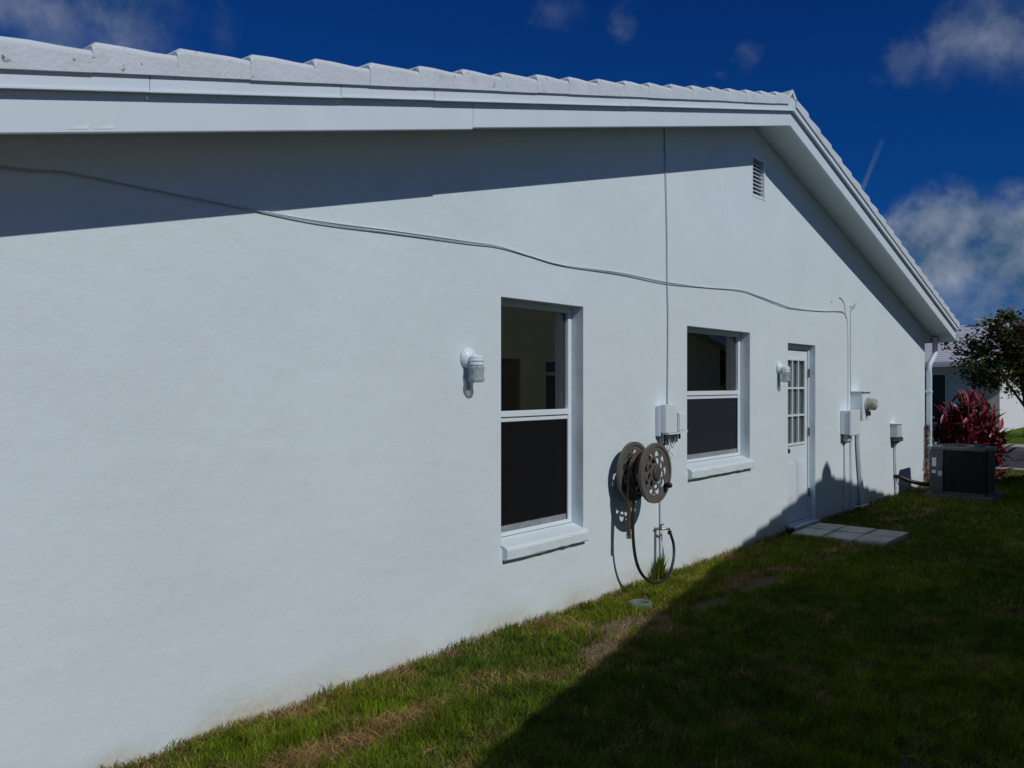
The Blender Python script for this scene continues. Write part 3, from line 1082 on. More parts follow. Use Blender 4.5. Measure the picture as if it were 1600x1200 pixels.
# ------------------------------------------------------------------ wall lamps
def wall_lamp(x, z, label, bright=1):
    L = thing('wall_lamp', (x, 0, z), label, 'lamp', 'jar wall lamps on the white wall')
    mb = MB()
    mb.lathe([(.066, .0), (.066, .012), (.060, .026), (.046, .040), (.026, .048), (.012, .050)], (x, -.0005, z), 'Y', 24)
    part('backplate', mb, 'frame', L, smooth=True)
    mb = MB()
    mb.tube(spline([(x, -.045, z + .002), (x, -.055, z + .010), (x, -.070, z + .010), (x, -.082, z - .002)], 4), .015, 10)
    part('arm', mb, 'frame', L, smooth=True)
    cx, cy = x, -.082
    q_ = .86
    mb = MB()
    mb.lathe([(r_ * q_, h_ * q_) for r_, h_ in [(.012, .018), (.040, .016), (.050, .008), (.051, -.012), (.055, -.014), (.055, -.024), (.049, -.026), (.049, -.040), (.054, -.042), (.054, -.052), (.02, -.053)]], (cx, cy, z), 'Z', 24)
    part('cap', mb, 'frame', L, smooth=False)
    mb = MB()
    prof = [(.046, -.0535), (.060, -.068), (.061, -.078), (.054, -.105), (.053, -.125), (.058, -.150), (.060, -.162), (.052, -.176), (.03, -.181),
            (.028, -.178), (.049, -.172), (.056, -.161), (.054, -.150), (.049, -.125), (.050, -.105), (.057, -.078), (.056, -.069), (.043, -.054)]
    prof = [(r_ * q_, h_ * q_) for r_, h_ in prof]
    seg = 24
    vs, fs = [], []
    for r, h in prof:
        for k in range(seg):
            a = 2 * math.pi * k / seg
            q = 1 + (.012 if k % 2 else -.012)
            vs.append((cx + r * q * math.cos(a), cy + r * q * math.sin(a), z + h))
    for i in range(len(prof) - 1):
        for k in range(seg):
            k2 = (k + 1) % seg
            fs.append((i * seg + k, i * seg + k2, (i + 1) * seg + k2, (i + 1) * seg + k))
    mb.add(vs, fs)
    part('glass_jar', mb, 'jar', L, smooth=True)
    mb = MB()
    mb.lathe([(r_ * q_, h_ * q_) for r_, h_ in [(.012, -.054), (.014, -.075), (.026, -.105), (.028, -.125), (.02, -.142), (.006, -.15)]], (cx, cy, z), 'Z', 16)
    part('bulb', mb, 'frame', L, smooth=True)
    return L


wall_lamp(4.005, 1.805, 'white jar wall lamp left of the tall window')
wall_lamp(9.03, 1.815, 'white jar wall lamp beside the glazed door')


# ------------------------------------------------------------------ small boxes on the wall
b1 = thing('telephone_box', (6.42, 0, 1.20), 'larger white telephone box above the hose reel', 'utility box')
part('base', MB().box(6.375, 6.58, -.045, -.001, 1.195, 1.455), 'box_white', b1, bevel=.006)
part('cover', MB().prism([(6.385, -.0455), (6.575, -.0455), (6.575, -.095), (6.55, -.112), (6.41, -.112), (6.385, -.095)], lambda p, t: (p[0], p[1], t), 1.225, 1.465),
     'box_white', b1, bevel=.004)
part('lip', MB().box(6.40, 6.59, -.120, -.0455, 1.212, 1.2235), 'box_white', b1)
for k, (dx, ln) in enumerate(((.03, .07), (.055, .09), (.085, .06), (.11, .08))):
    mb = MB()
    mb.tube(spline([(6.385 + dx, -.05, 1.212), (6.385 + dx, -.055, 1.212 - ln * .5), (6.39 + dx, -.045, 1.212 - ln)], 4), .0065, 6)
    part('wire', mb, 'black_plastic' if k % 2 else 'cable_grey', b1)
mb = MB()
mb.tube(spline([(6.52, -.06, 1.21), (6.53, -.06, 1.14), (6.58, -.05, 1.09), (6.615, -.05, 1.13), (6.63, -.06, 1.20)], 5), .004, 6)
part('wire', mb, 'cable_grey', b1)
mb = MB()
mb.tube(spline([(6.47, -.05, 1.15), (6.50, -.05, 1.08), (6.56, -.04, 1.05), (6.60, -.04, 1.02), (6.57, -.03, .99), (6.50, -.02, 1.0)], 5), .003, 6)
part('wire', mb, 'cable_grey', b1)
b2 = thing('cable_box', (6.66, 0, 1.24), 'smaller white cable box beside the larger telephone box', 'utility box')
part('cover', MB().box(6.61, 6.735, -.10, -.001, 1.235, 1.395), 'box_white', b2, bevel=.008)
part('lip', MB().box(6.60, 6.75, -.108, -.001, 1.222, 1.234), 'box_white', b2)
for dx in (.03, .08):
    mb = MB()
    mb.tube(spline([(6.62 + dx, -.05, 1.222), (6.62 + dx, -.052, 1.19), (6.635 + dx, -.045, 1.165)], 4), .011, 8)
    part('cable_gland', mb, 'black_plastic', b2)

b3 = thing('junction_box', (11.15, 0, .95), 'flat white junction box below the electricity meter', 'utility box')
part('case', MB().box(11.03, 11.40, -.11, -.001, 1.0, 1.30), 'box_white', b3, bevel=.006)
part('cover', MB().prism([(11.02, 1.31), (11.40, 1.31), (11.40, .985), (11.02, .985)], lambda p, t: (p[0], t, p[1]), -.135, -.1105), 'box_white', b3, bevel=.008)
part('conduit_hub', MB().box(11.10, 11.22, -.075, -.004, .90, .999), 'box_grey', b3, bevel=.01)

b4 = thing('meter_box', (11.6, 0, 1.15), 'white electricity meter box with a round glass meter', 'electricity meter')
part('case', MB().box(11.43, 11.76, -.15, -.001, 1.165, 1.535), 'box_white', b4, bevel=.005)
part('hood', MB().box(11.42, 11.77, -.175, -.001, 1.5355, 1.545), 'box_white', b4)
mb = MB()
mb.lathe([(.088, 0), (.088, .025), (.078, .03), (.078, .10), (.070, .115), (.055, .125), (.05, .13)], (11.60, -.151, 1.375), 'Y', 24)
mt = part('meter', mb, mat('meter_glass', (.36, .36, .31), .15, var=.2, vscale=20), b4, smooth=False)
mb = MB()
mb.lathe([(.092, 0), (.092, .016), (.08, .018)], (11.60, -.1512, 1.375), 'Y', 24)
part('meter_ring', mb, 'box_grey', mt)
part('meter_face', MB().box(11.57, 11.63, -.2825, -.2815, 1.36, 1.40), 'box_white', mt)
part('seal', MB().box(11.585, 11.615, -.20, -.17, 1.225, 1.285), 'steel_dark', b4)

b5 = thing('disconnect_box', (13.35, 0, .8), 'small grey disconnect box near the far corner', 'utility box')
part('case', MB().box(13.20, 13.44, -.10, -.001, .86, 1.05), 'box_grey', b5, bevel=.005)
part('hood', MB().box(13.19, 13.45, -.115, -.001, 1.0505, 1.06), 'box_white', b5)
part('switch_cover', MB().box(13.22, 13.42, -.125, -.015, .795, .8595), 'ac_panel', b5, bevel=.008)
part('conduit_hub', MB().box(13.30, 13.42, -.07, -.01, .765, .7945), 'steel_dark', b5)

# ------------------------------------------------------------------ hose reel
RX, RZ = 5.86, 0.945
reel = thing('hose_reel', (RX, 0, RZ), 'taupe wall mounted hose reel between the two windows', 'hose reel')


def disc(y, flip):
    """wheel plate with a ring of swirled openings; y = centre plane"""
    mb = MB()
    t = .008
    seg = 54

    def ring(r0, r1, y0, y1):
        vs, fs = [], []
        for k in range(seg):
            a = 2 * math.pi * k / seg
            c_, s_ = math.cos(a), math.sin(a)
            vs += [(RX + r0 * c_, y0, RZ + r0 * s_), (RX + r1 * c_, y0, RZ + r1 * s_), (RX + r1 * c_, y1, RZ + r1 * s_), (RX + r0 * c_, y1, RZ + r0 * s_)]
        for k in range(seg):
            a, b = 4 * k, 4 * ((k + 1) % seg)
            for i in range(4):
                j = (i + 1) % 4
                fs.append((a + i, a + j, b + j, b + i))
        mb.add(vs, fs)
    ring(.208, .236, y - .013, y + .013)                # rolled rim
    ring(.172, .209, y - t * .6, y + t * .6)             # outer plate
    ring(.055, .076, y - t, y + t)                       # hub ring
    n = 9
    for k in range(n):
        a0 = 2 * math.pi * k / n
        # broad spoke that leans as it leaves the hub, flaring into the outer plate
        def arc(r, lean, half):
            return a0 + lean, half
        st_ = [(.070, 0.0, .17), (.085, .10, .11), (.105, .22, .085), (.13, .32, .10), (.150, .38, .13), (.163, .40, .19), (.176, .41, .32)]
        vs, fs = [], []
        for (r, lean, half) in st_:
            for sgn in (-1, 1):
                a = a0 + lean + sgn * half
                for yy in (y - t * .55, y + t * .55):
                    vs.append((RX + r * math.cos(a), yy, RZ + r * math.sin(a)))
        for i in range(len(st_) - 1):
            a, b = 4 * i, 4 * (i + 1)
            for (p, q) in ((0, 1), (1, 3), (3, 2), (2, 0)):
                fs.append((a + p, a + q, b + q, b + p))
        mb.add(vs, fs)
        # inner petal ring between spokes
        vs, fs = [], []
        m_ = 6
        for i in range(m_ + 1):
            f_ = i / m_
            a = a0 + .22 + f_ * (2 * math.pi / n + .02)
            r = .108 + .022 * math.sin(f_ * math.pi)
            for dr in (-.008, .008):
                for yy in (y - t * .5, y + t * .5):
                    vs.append((RX + (r + dr) * math.cos(a), yy, RZ + (r + dr) * math.sin(a)))
        for i in range(m_):
            a, b = 4 * i, 4 * (i + 1)
            for (p, q) in ((0, 1), (1, 3), (3, 2), (2, 0)):
                fs.append((a + p, a + q, b + q, b + p))
        mb.add(vs, fs)
    return mb


part('reel_disc', disc(-.10, 1), 'reel', reel)
part('reel_disc', disc(-.295, -1), 'reel', reel)
part('hub', MB().lathe([(.055, .0), (.055, .012), (.045, .018), (.02, .02)], (RX, -.304, RZ), 'Y', 24), 'reel_dark', reel)
part('drum', MB().lathe([(.075, 0), (.075, .17)], (RX, -.11, RZ), 'Y', 24), 'reel_dark', reel)
part('bracket', MB().box(RX - .05, RX + .05, -.085, -.001, RZ - .16, RZ + .12).box(RX - .03, RX + .03, -.28, -.085, RZ - .03, RZ + .03), 'reel_dark', reel)
mb = MB()
ca = R(-38)
hx, hz = RX + .17 * math.cos(ca), RZ + .17 * math.sin(ca)
mb.tube([(hx, -.302, hz), (hx, -.36, hz)], .012, 10)
mb.lathe([(.016, 0), (.021, .008), (.021, .045), (.014, .052)], (hx, -.312, hz), 'Y', 12)
part('crank_handle', mb, 'black_plastic', reel)
# wound hose
wound = MB()
lay = [(.098, -.125, 6), (.121, -.136, 5), (.144, -.130, 4), (.163, -.145, 2)]
for r, ys, n in lay:
    pts = []
    for i in range(n * 22 + 1):
        a = 2 * math.pi * i / 22
        pts.append((RX + (r + .003 * math.sin(a * 3.3)) * math.cos(a), ys - i / 22 * .0225 + .004 * math.sin(a * 1.7), RZ + (r + .003 * math.sin(a * 2.1)) * math.sin(a)))
    wound.tube(pts, .0112, 6)
ho = thing('garden_hose', (RX, -.2, RZ), 'tan garden hose wound on the reel with its end hanging down', 'hose')
part('wound_coil', wound, 'hose_tan', ho, smooth=True)
mb = MB()
hp = spline([(RX - .155, -.165, RZ + .02), (RX - .175, -.165, RZ - .08), (RX - .185, -.17, RZ - .24), (RX - .19, -.17, RZ - .36), (RX - .19, -.17, RZ - .47)], 6)
mb.tube(hp, .0165, 10)
part('hanging_end', mb, 'hose_tan', ho, smooth=True)
mb = MB()
mb.tube([(RX - .19, -.17, RZ - .47), (RX - .19, -.17, RZ - .50)], .019, 10)
part('coupling', mb, 'brass', ho)
# leader hose from the reel to the tap
cable('leader_hose', [(RX - .10, -.20, RZ - .06), (5.712, -.20, .797), (5.686, -.20, .652), (5.686, -.20, .455), (5.745, -.19, .271), (5.851, -.18, .140), (6.017, -.17, .045),
                      (6.200, -.16, .022), (6.352, -.15, .068), (6.455, -.13, .165), (6.490, -.11, .273), (6.452, -.10, .372)],
      .0125, 'hose_black', 'black leader hose looping through the grass to the tap', 'hose', n=8, seg=10)
tap = thing('garden_tap', (6.42, 0, .41), 'small metal garden tap low on the wall beside the hose', 'tap')
mb = MB()
mb.tube([(6.36, -.001, .415), (6.36, -.06, .415)], .010, 10)
mb.tube(spline([(6.36, -.06, .415), (6.40, -.09, .415), (6.43, -.10, .412), (6.44, -.10, .39)], 4), .009, 10)
part('spout', mb, 'brass', tap, smooth=True)
part('valve', MB().tube([(6.36, -.06, .41), (6.36, -.06, .45)], .009, 8).tube([(6.325, -.065, .452), (6.395, -.065, .452)], .006, 6), 'brass', tap)
mb = MB()
mb.tube([(6.44, -.10, .395), (6.44, -.10, .365)], .017, 10)
part('coupling', mb, 'black_plastic', tap)
cable('tap_pipe', [(6.36, -.012, .42), (6.355, -.014, .2), (6.35, -.014, -.05)], .007, 'brass', 'thin metal pipe under the garden tap', 'pipe', seg=8)

# ------------------------------------------------------------------ air conditioner on its pad
pad = part('concrete_pad', MB().box(13.43, 14.36, -1.31, -.36, -.1, .035), 'concrete', bevel=.01, at=(13.9, -.85, 0))
tag(pad, 'low concrete pad under the air conditioner', 'pad')
ax0, ax1, ay0, ay1, az0, az1 = 13.58, 14.22, -1.21, -.45, .036, .735
ac = thing('air_conditioner', (13.9, -.83, az0), 'dark outdoor air conditioner unit by the far corner of the house', 'air conditioner')
mb = MB()
rc = .06
poly = []
for cx_, cy_, a0 in ((ax1 - rc, ay1 - rc, 0), (ax0 + rc, ay1 - rc, 90), (ax0 + rc, ay0 + rc, 180), (ax1 - rc, ay0 + rc, 270)):
    for k in range(5):
        a = R(a0 + k * 22.5)
        poly.append((cx_ + rc * math.cos(a), cy_ + rc * math.sin(a)))
mb.prism(poly, lambda p, t: (13.9 + (p[0] - 13.9) * .965, -.83 + (p[1] + .83) * .965, t), az0 + .04, az1 - .055)
part('coil', mb, 'ac_coil', ac)
mb = MB()
mb.prism(poly, lambda p, t: (p[0], p[1], t), az0, az0 + .04)
part('base_pan', mb, 'ac_panel', ac, bevel=.004)
mb = MB()
mb.prism(poly, lambda p, t: (13.9 + (p[0] - 13.9) * 1.02, -.83 + (p[1] + .83) * 1.02, t), az1 - .055, az1 - .01)
top = part('top_cover', mb, 'ac_top', ac, bevel=.008)
mb = MB()
for r_ in (.10, .15, .20, .25, .28):
    mb.tube([(13.9 + r_ * math.cos(2 * math.pi * k / 32), -.83 + r_ * math.sin(2 * math.pi * k / 32), az1 + .008) for k in range(32)], .006, 5, closed=True)
for k in range(8):
    a = math.pi * k / 8
    mb.tube([(13.9 - .29 * math.cos(a), -.83 - .29 * math.sin(a), az1 + .002), (13.9 + .29 * math.cos(a), -.83 + .29 * math.sin(a), az1 + .002)], .004, 5)
part('fan_grille', mb, 'steel_dark', top)
# service panel towards the house on the near face
part('service_panel', MB().box(ax0 - .012, ax0 + .10, ay1 - .175, ay1 + .006, az0 + .041, az1 - .056), 'ac_panel', ac, bevel=.004)
part('sticker', MB().box(ax0 - .0145, ax0 - .0125, ay1 - .085, ay1 - .03, az0 + .40, az0 + .53), 'sticker', ac)
part('sticker', MB().box(ax0 - .0145, ax0 - .0125, ay1 - .085, ay1 - .03, az0 + .30, az0 + .345), 'sticker', ac)
part('sticker', MB().box(ax0 - .0145, ax0 - .0125, ay1 - .165, ay1 - .11, az0 + .27, az0 + .34), 'sticker', ac)
for i in range(15):                                       # wire guard over the coil
    yy = ay0 + .04 + i * (ay1 - .19 - ay0 - .04) / 14
    part('guard_rod', MB().tube([(ax0 - .004, yy, az0 + .042), (ax0 - .004, yy, az1 - .057)], .0035, 5), 'ac_coil', ac)
for i in range(5):
    zz = az0 + .10 + i * .12
    part('guard_rod', MB().tube([(ax0 - .009, ay0 + .02, zz), (ax0 - .009, ay1 - .18, zz)], .003, 5), 'ac_coil', ac)

# ------------------------------------------------------------------ stepping pavers by the door
pos = ['nearest the door on the camera side', 'in the middle of the camera side row', 'outermost of the camera side row',
       'nearest the door on the far side', 'in the middle of the far side row', 'outermost of the far side row']
q = 0
for ix in range(2):
    for iy in range(3):
        x0 = 9.10 + ix * .425 + random.uniform(-.008, .008)
        y0 = -(.12 + iy * .333) + random.uniform(-.006, .006)
        mb = MB()
        mb.box(x0, x0 + .405, y0 - .320, y0, -.03, .026 + random.uniform(-.004, .006))
        o = part('paver', mb, 'paver', bevel=.006, at=(x0 + .2, y0 - .16, 0))
        o.rotation_euler = (random.uniform(-.012, .012), random.uniform(-.012, .012), random.uniform(-.012, .012))
        tag(o, 'pale square concrete paver ' + pos[q], 'paver', 'pavers outside the door')
        q += 1
tag(part('plastic_strip', MB().prism([(-.016, 0), (.016, 0), (.012, .010), (-.012, .010)], lambda p, t: (11.26 + t * .8, -.10 - t * .12 + p[0], .055 + p[1]), 0, .5), 'sticker', at=(11.4, -.13, .05)),
    'thin white plastic strip lying in the grass beside the wall', 'strip')

# sprinkler ring
rg = MB()
vs, fs = [], []
prof = [(.052, -.03), (.052, .012), (.060, .022), (.072, .025), (.086, .020), (.094, .006), (.094, -.03)]
rg.lathe(prof[:1] + prof, (5.51, -.37, 0), 'Z', 24)
rg.f = rg.f[:-2]
ring = thing('sprinkler_ring', (5.51, -.37, 0), 'round mossy concrete sprinkler ring set in the sunlit grass', 'sprinkler ring')
part('ring', rg, 'ring', ring, smooth=True)
part('sprinkler_head', MB().lathe([(.022, -.03), (.022, .0), (.018, .004), (.008, .006)], (5.51, -.37, 0), 'Z', 14), 'black_plastic', ring)


# ------------------------------------------------------------------ grass
def blade_mesh(name, x, y, z, h, w, lean, az, col, mname):
    n = len(x)
    face = rng.uniform(0, 2 * np.pi, n)
    fx, fy = np.cos(face) * w / 2, np.sin(face) * w / 2
    lx, ly = np.cos(az) * lean, np.sin(az) * lean
    V = np.zeros((n, 5, 3), np.float32)
    V[:, 0] = np.stack([x - fx, y - fy, z], 1)
    V[:, 1] = np.stack([x + fx, y + fy, z], 1)
    mx_, my_, mz_ = x + lx * .35, y + ly * .35, z + h * .62
    V[:, 2] = np.stack([mx_ + fx * .8, my_ + fy * .8, mz_], 1)
    V[:, 3] = np.stack([mx_ - fx * .8, my_ - fy * .8, mz_], 1)
    V[:, 4] = np.stack([x + lx, y + ly, z + h], 1)
    me = bpy.data.meshes.new(name)
    me.vertices.add(n * 5)
    me.vertices.foreach_set('co', V.reshape(-1))
    base = (np.arange(n) * 5)[:, None]
    loops = np.concatenate([base + 0, base + 1, base + 2, base + 3, base + 3, base + 2, base + 4], 1).astype(np.int32)
    me.loops.add(n * 7)
    me.loops.foreach_set('vertex_index', loops.reshape(-1))
    me.polygons.add(n * 2)
    ls = np.stack([np.arange(n) * 7, np.arange(n) * 7 + 4], 1).astype(np.int32)
    me.polygons.foreach_set('loop_start', ls.reshape(-1))
    at = me.attributes.new('tone', 'FLOAT_COLOR', 'POINT')
    c4 = np.ones((n, 5, 4), np.float32)
    c4[:, :, :3] = col[:, None, :]
    at.data.foreach_set('color', c4.reshape(-1))
    me.update(calc_edges=True)
    me.validate()
    me.materials.append(M[mname])
    return me


def vnoise(x, y, s, seed):
    r = np.random.default_rng(seed)
    G = r.random((64, 64))
    u, v = x / s, y / s
    i, j = np.floor(u).astype(int), np.floor(v).astype(int)
    fu, fv = u - i, v - j
    fu, fv = fu * fu * (3 - 2 * fu), fv * fv * (3 - 2 * fv)
    g_ = lambda a, b: G[a % 64, b % 64]
    return (g_(i, j) * (1 - fu) + g_(i + 1, j) * fu) * (1 - fv) + (g_(i, j + 1) * (1 - fu) + g_(i + 1, j + 1) * fu) * fv


def scatter(x0, x1, y0, y1, per_m2):
    n = int((x1 - x0) * (y1 - y0) * per_m2)
    return rng.uniform(x0, x1, n), rng.uniform(y0, y1, n)


ct, stt = math.cos(TH), math.sin(TH)
xs, ys, ws = [], [], []
for (a, b, c_, d, dens_, wd) in ((1.2, 4.0, -2.6, -.003, 13000, .0045), (4.0, 7.0, -3.3, -.003, 9000, .0055), (7.0, 11.0, -3.3, -.003, 4200, .008),
                                 (11.0, 18.6, -3.4, -.003, 1500, .014), (15.2, 18.6, 0.0, 4.0, 700, .016)):
    x, y = scatter(a, b, c_, d, dens_)
    dx_, dy_ = x - CAM.x, y - CAM.y
    dep = dx_ * ct + dy_ * stt
    rt = dx_ * stt - dy_ * ct
    keep = (dep > .8) & (np.abs(rt / dep) < .70) & (dep < 22) & (GZ * 0 + (1.64 / dep) < .60)
    x, y = x[keep], y[keep]
    xs.append(x); ys.append(y); ws.append(np.full(len(x), wd))
x = np.concatenate(xs); y = np.concatenate(ys); w = np.concatenate(ws)
off = -y
# worn soil patches, pavers, pad, ring
soil = np.zeros(len(x))
for (cx_, co, rx, ro) in ((5.05, .52, .34, .16), (4.45, .72, .21, .12), (5.35, .62, .20, .09), (4.78, .62, .12, .06), (5.9, .72, .35, .10), (6.8, .75, .5, .10)):
    soil = np.maximum(soil, 1.25 - np.sqrt(((x - cx_) / rx) ** 2 + ((off - co) / ro) ** 2) - .5 * (vnoise(x, y, .09, 5) - .5))
n1 = vnoise(x, y, .45, 1); n2 = vnoise(x, y, .13, 2); n3 = vnoise(x, y, 1.3, 3)
keep = rng.random(len(x)) > np.clip(soil * 1.6, 0, .93)
keep &= ~((x > 9.12) & (x < 9.93) & (off > .13) & (off < 1.15) & (rng.random(len(x)) > .03))
keep &= ~((x > 13.43) & (x < 14.36) & (off > .36) & (off < 1.31))
keep &= ~((x > 9.28) & (x < 10.18) & (off < .06))
keep &= ~(np.hypot(x - 5.51, off - .37) < .098)
keep &= rng.random(len(x)) > .35 * (n2 > .68)
x, y, w, off, n1, n2, n3 = (a[keep] for a in (x, y, w, off, n1, n2, n3))
N = len(x)
h = rng.uniform(.024, .052, N) * (0.55 + .6 * n1 + .35 * vnoise(x, y, .10, 33))
fringe = np.exp(-(off / .10) ** 2)
h = h * (1 + .45 * fringe * (vnoise(x, y, .16, 9) > .45))
lean = h * rng.uniform(.2, 1.0, N)
az = rng.uniform(0, 2 * np.pi, N)
green = np.array([.082, .178, .007]); yell = np.array([.235, .245, .014]); dry = np.array([.42, .29, .13]); olive = np.array([.115, .115, .030]); deep = np.array([.034, .098, .018])
t = rng.random(N)
col = green * (1 - t[:, None] * .62) + yell * (t[:, None] * .62)
dp = np.clip((n3 - .45) * 3, 0, 1)[:, None] * rng.random((N, 1))
col = col * (1 - dp) + deep * dp
# dry thatch: a wandering streak about 0.7 m off the wall, plus the strip along the wall and scatter
streak = np.exp(-((off - (.68 + .12 * np.sin(x * 1.7) + .05 * np.sin(x * 5.1))) / .085) ** 2) * np.clip(vnoise(x, y, .5, 21) * 2.4 - .55, 0, 1)
wallside = np.exp(-(off / .16) ** 2) * np.clip(vnoise(x, y, .22, 22) * 2.2 - .45, 0, 1) * .65
pdry = np.clip(.03 + .07 * (off < 1.1) + .50 * np.clip(vnoise(x, y, .30, 41) * 2.2 - 1.15, 0, 1) + .95 * streak + .8 * wallside + .55 * (n2 - .5), 0, .93)
isdry = rng.random(N) < pdry
dm = rng.uniform(.45, 1.15, (N, 1))
col = np.where(isdry[:, None], dry * dm, col)
isol = (rng.random(N) < .35 * fringe + .05) & ~isdry
col = np.where(isol[:, None], olive, col)
col = col * np.array([1.2, 1.12, 1.1]) * rng.uniform(.6, 1.4, (N, 1)) * (.55 + .9 * vnoise(x, y, .075, 31))[:, None]
lean = np.where(isdry, h * rng.uniform(.9, 2.2, N), lean)
h = np.where(isdry, h * .72, h)
z = np.full(N, GZ)
gme = blade_mesh('grass', x, y, z, h + .012, w, lean, az, col, 'blade')
grass = bpy.data.objects.new('grass', gme)
C.objects.link(grass)
tag(grass, 'short green lawn grass with dry straw patches along the wall', 'grass', kind='stuff')
# dry stalks lying on the worn soil
n = 5200
x, y = rng.uniform(3.9, 7.2, n), -rng.uniform(.35, .95, n)
h = rng.uniform(.004, .016, n)
me = blade_mesh('thatch', x, y, np.full(n, GZ + .002), h, np.full(n, .0035), rng.uniform(.02, .06, n), rng.uniform(0, 6.28, n),
                np.array([.32, .225, .14]) * rng.uniform(.5, 1.3, (n, 1)), 'blade')
o = bpy.data.objects.new('straw', me)
C.objects.link(o)
tag(o, 'dry straw litter on the worn soil patches', 'straw', kind='stuff')
# the weed tuft growing inside the loop of the leader hose
n = 260
tx, ty = 6.34 + rng.normal(0, .055, n), -.03 - np.abs(rng.normal(0, .018, n))
h = rng.uniform(.10, .27, n) * np.exp(-((tx - 6.34) / .11) ** 2)
me = blade_mesh('weed_tuft', tx - 6.34, ty + .08, np.full(n, GZ), h, np.full(n, .013), h * rng.uniform(.1, .4, n), rng.uniform(3.4, 6.0, n),
                np.array([.13, .19, .025]) * rng.uniform(.7, 1.35, (n, 1)), 'blade')
o = bpy.data.objects.new('weed_tuft', me)
C.objects.link(o)
o.location = (6.34, -.08, 0)
tag(o, 'tall green weed tuft growing inside the hose loop', 'weed')
n = 60
tx, ty = rng.normal(0, .03, n), rng.normal(0, .02, n)
h = rng.uniform(.05, .13, n)
me = blade_mesh('weed_tuft', tx, ty, np.full(n, GZ), h, np.full(n, .012), h * .5, rng.uniform(0, 6.28, n), np.array([.03, .06, .02]) * rng.uniform(.6, 1.3, (n, 1)), 'blade')
o = bpy.data.objects.new('weed_tuft', me)
C.objects.link(o)
o.location = (9.22, -.06, 0)
tag(o, 'small dark weed sprouting at the corner of the door step', 'weed')


# ------------------------------------------------------------------ plants by the corner
def leaf_shape(name, L, Wd, m, fold=.25, droop=.15):
    st_ = [(0, .10), (.15, .55), (.4, 1.0), (.65, .85), (.85, .45), (1.0, .03)]
    vs, fs = [], []
    for t_, k in st_:
        zz = -droop * L * t_ * t_
        vs += [(-Wd / 2 * k, L * t_, zz + fold * Wd * k * .5), (0, L * t_, zz), (Wd / 2 * k, L * t_, zz + fold * Wd * k * .5)]
    for i in range(len(st_) - 1):
        a, b = 3 * i, 3 * i + 3
        fs += [(a, a + 1, b + 1, b), (a + 1, a + 2, b + 2, b + 1)]
    mb = MB()
    mb.add(vs, fs)
    me = mb.mesh(name)
    me.materials.append(m)
    return me


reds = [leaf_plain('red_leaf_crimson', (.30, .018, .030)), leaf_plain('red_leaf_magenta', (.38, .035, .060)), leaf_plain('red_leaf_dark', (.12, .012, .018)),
        leaf_plain('red_leaf_bronze', (.15, .045, .022)), leaf_plain('red_leaf_pale', (.34, .12, .09))]
lm = [leaf_shape('leaf', .29, .085, m, .3, d) for m in reds for d in (.1, .45)]
SX, SY = 16.3, -.42
shrub = thing('red_shrub', (SX, SY, GZ), 'red leaved shrub behind the air conditioner', 'shrub')
pr = random.Random(5)
stems = MB()
tips = []
for i in range(30):
    a = i * 2.4
    rr = .52 * math.sqrt((i + .5) / 30)
    bx, by = SX + .22 * math.cos(a), SY + .22 * math.sin(a)
    hh = pr.uniform(1.12, 1.36) * (1 - .38 * (rr / .52) ** 2) + .10
    tx_, ty_ = SX + rr * math.cos(a), SY + rr * math.sin(a)
    stems.tube(spline([(bx, by, GZ), ((bx + tx_) / 2, (by + ty_) / 2, hh * .55), (tx_, ty_, hh)], 4), .012, 5)
    tips.append((tx_, ty_, hh))
part('stem', stems, 'bark', shrub)


def leaf_pose(tx_, ty_, hh, j, n_):
    f_ = j / n_
    a = j * 2.4 + pr.uniform(-.4, .4)
    pit = R(66) * (1 - f_) ** 1.2 + R(4) + pr.uniform(-.2, .2)
    wgt = [4, 1.2, 4, 2, .12] if f_ < .4 else [3, .6, 6, 3, .1]
    return Vector((tx_, ty_, hh - f_ * .62)), (pit, pr.uniform(-.5, .5), a), pr.choices(range(5), wgt)[0], pr.uniform(.65, 1.05)


for (tx_, ty_, hh) in tips:
    for j in range(9):
        p_, r_, c_, s_ = leaf_pose(tx_, ty_, hh, j * 2, 18)
        inst('leaf', lm[c_ * 2 + (1 if pr.random() < .6 else 0)], shrub, p_, r_, (s_, s_, s_))
# the smaller inner leaves in one mass per colour tone is not countable: one joined part
import mathutils
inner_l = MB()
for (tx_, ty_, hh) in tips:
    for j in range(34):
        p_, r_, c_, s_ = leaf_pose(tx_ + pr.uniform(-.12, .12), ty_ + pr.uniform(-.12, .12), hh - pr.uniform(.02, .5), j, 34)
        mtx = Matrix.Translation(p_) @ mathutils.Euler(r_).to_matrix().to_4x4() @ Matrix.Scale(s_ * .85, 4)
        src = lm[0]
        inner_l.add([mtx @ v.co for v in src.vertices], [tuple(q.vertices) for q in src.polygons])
tag(part('inner_foliage', inner_l, reds[2], shrub), kind='stuff')

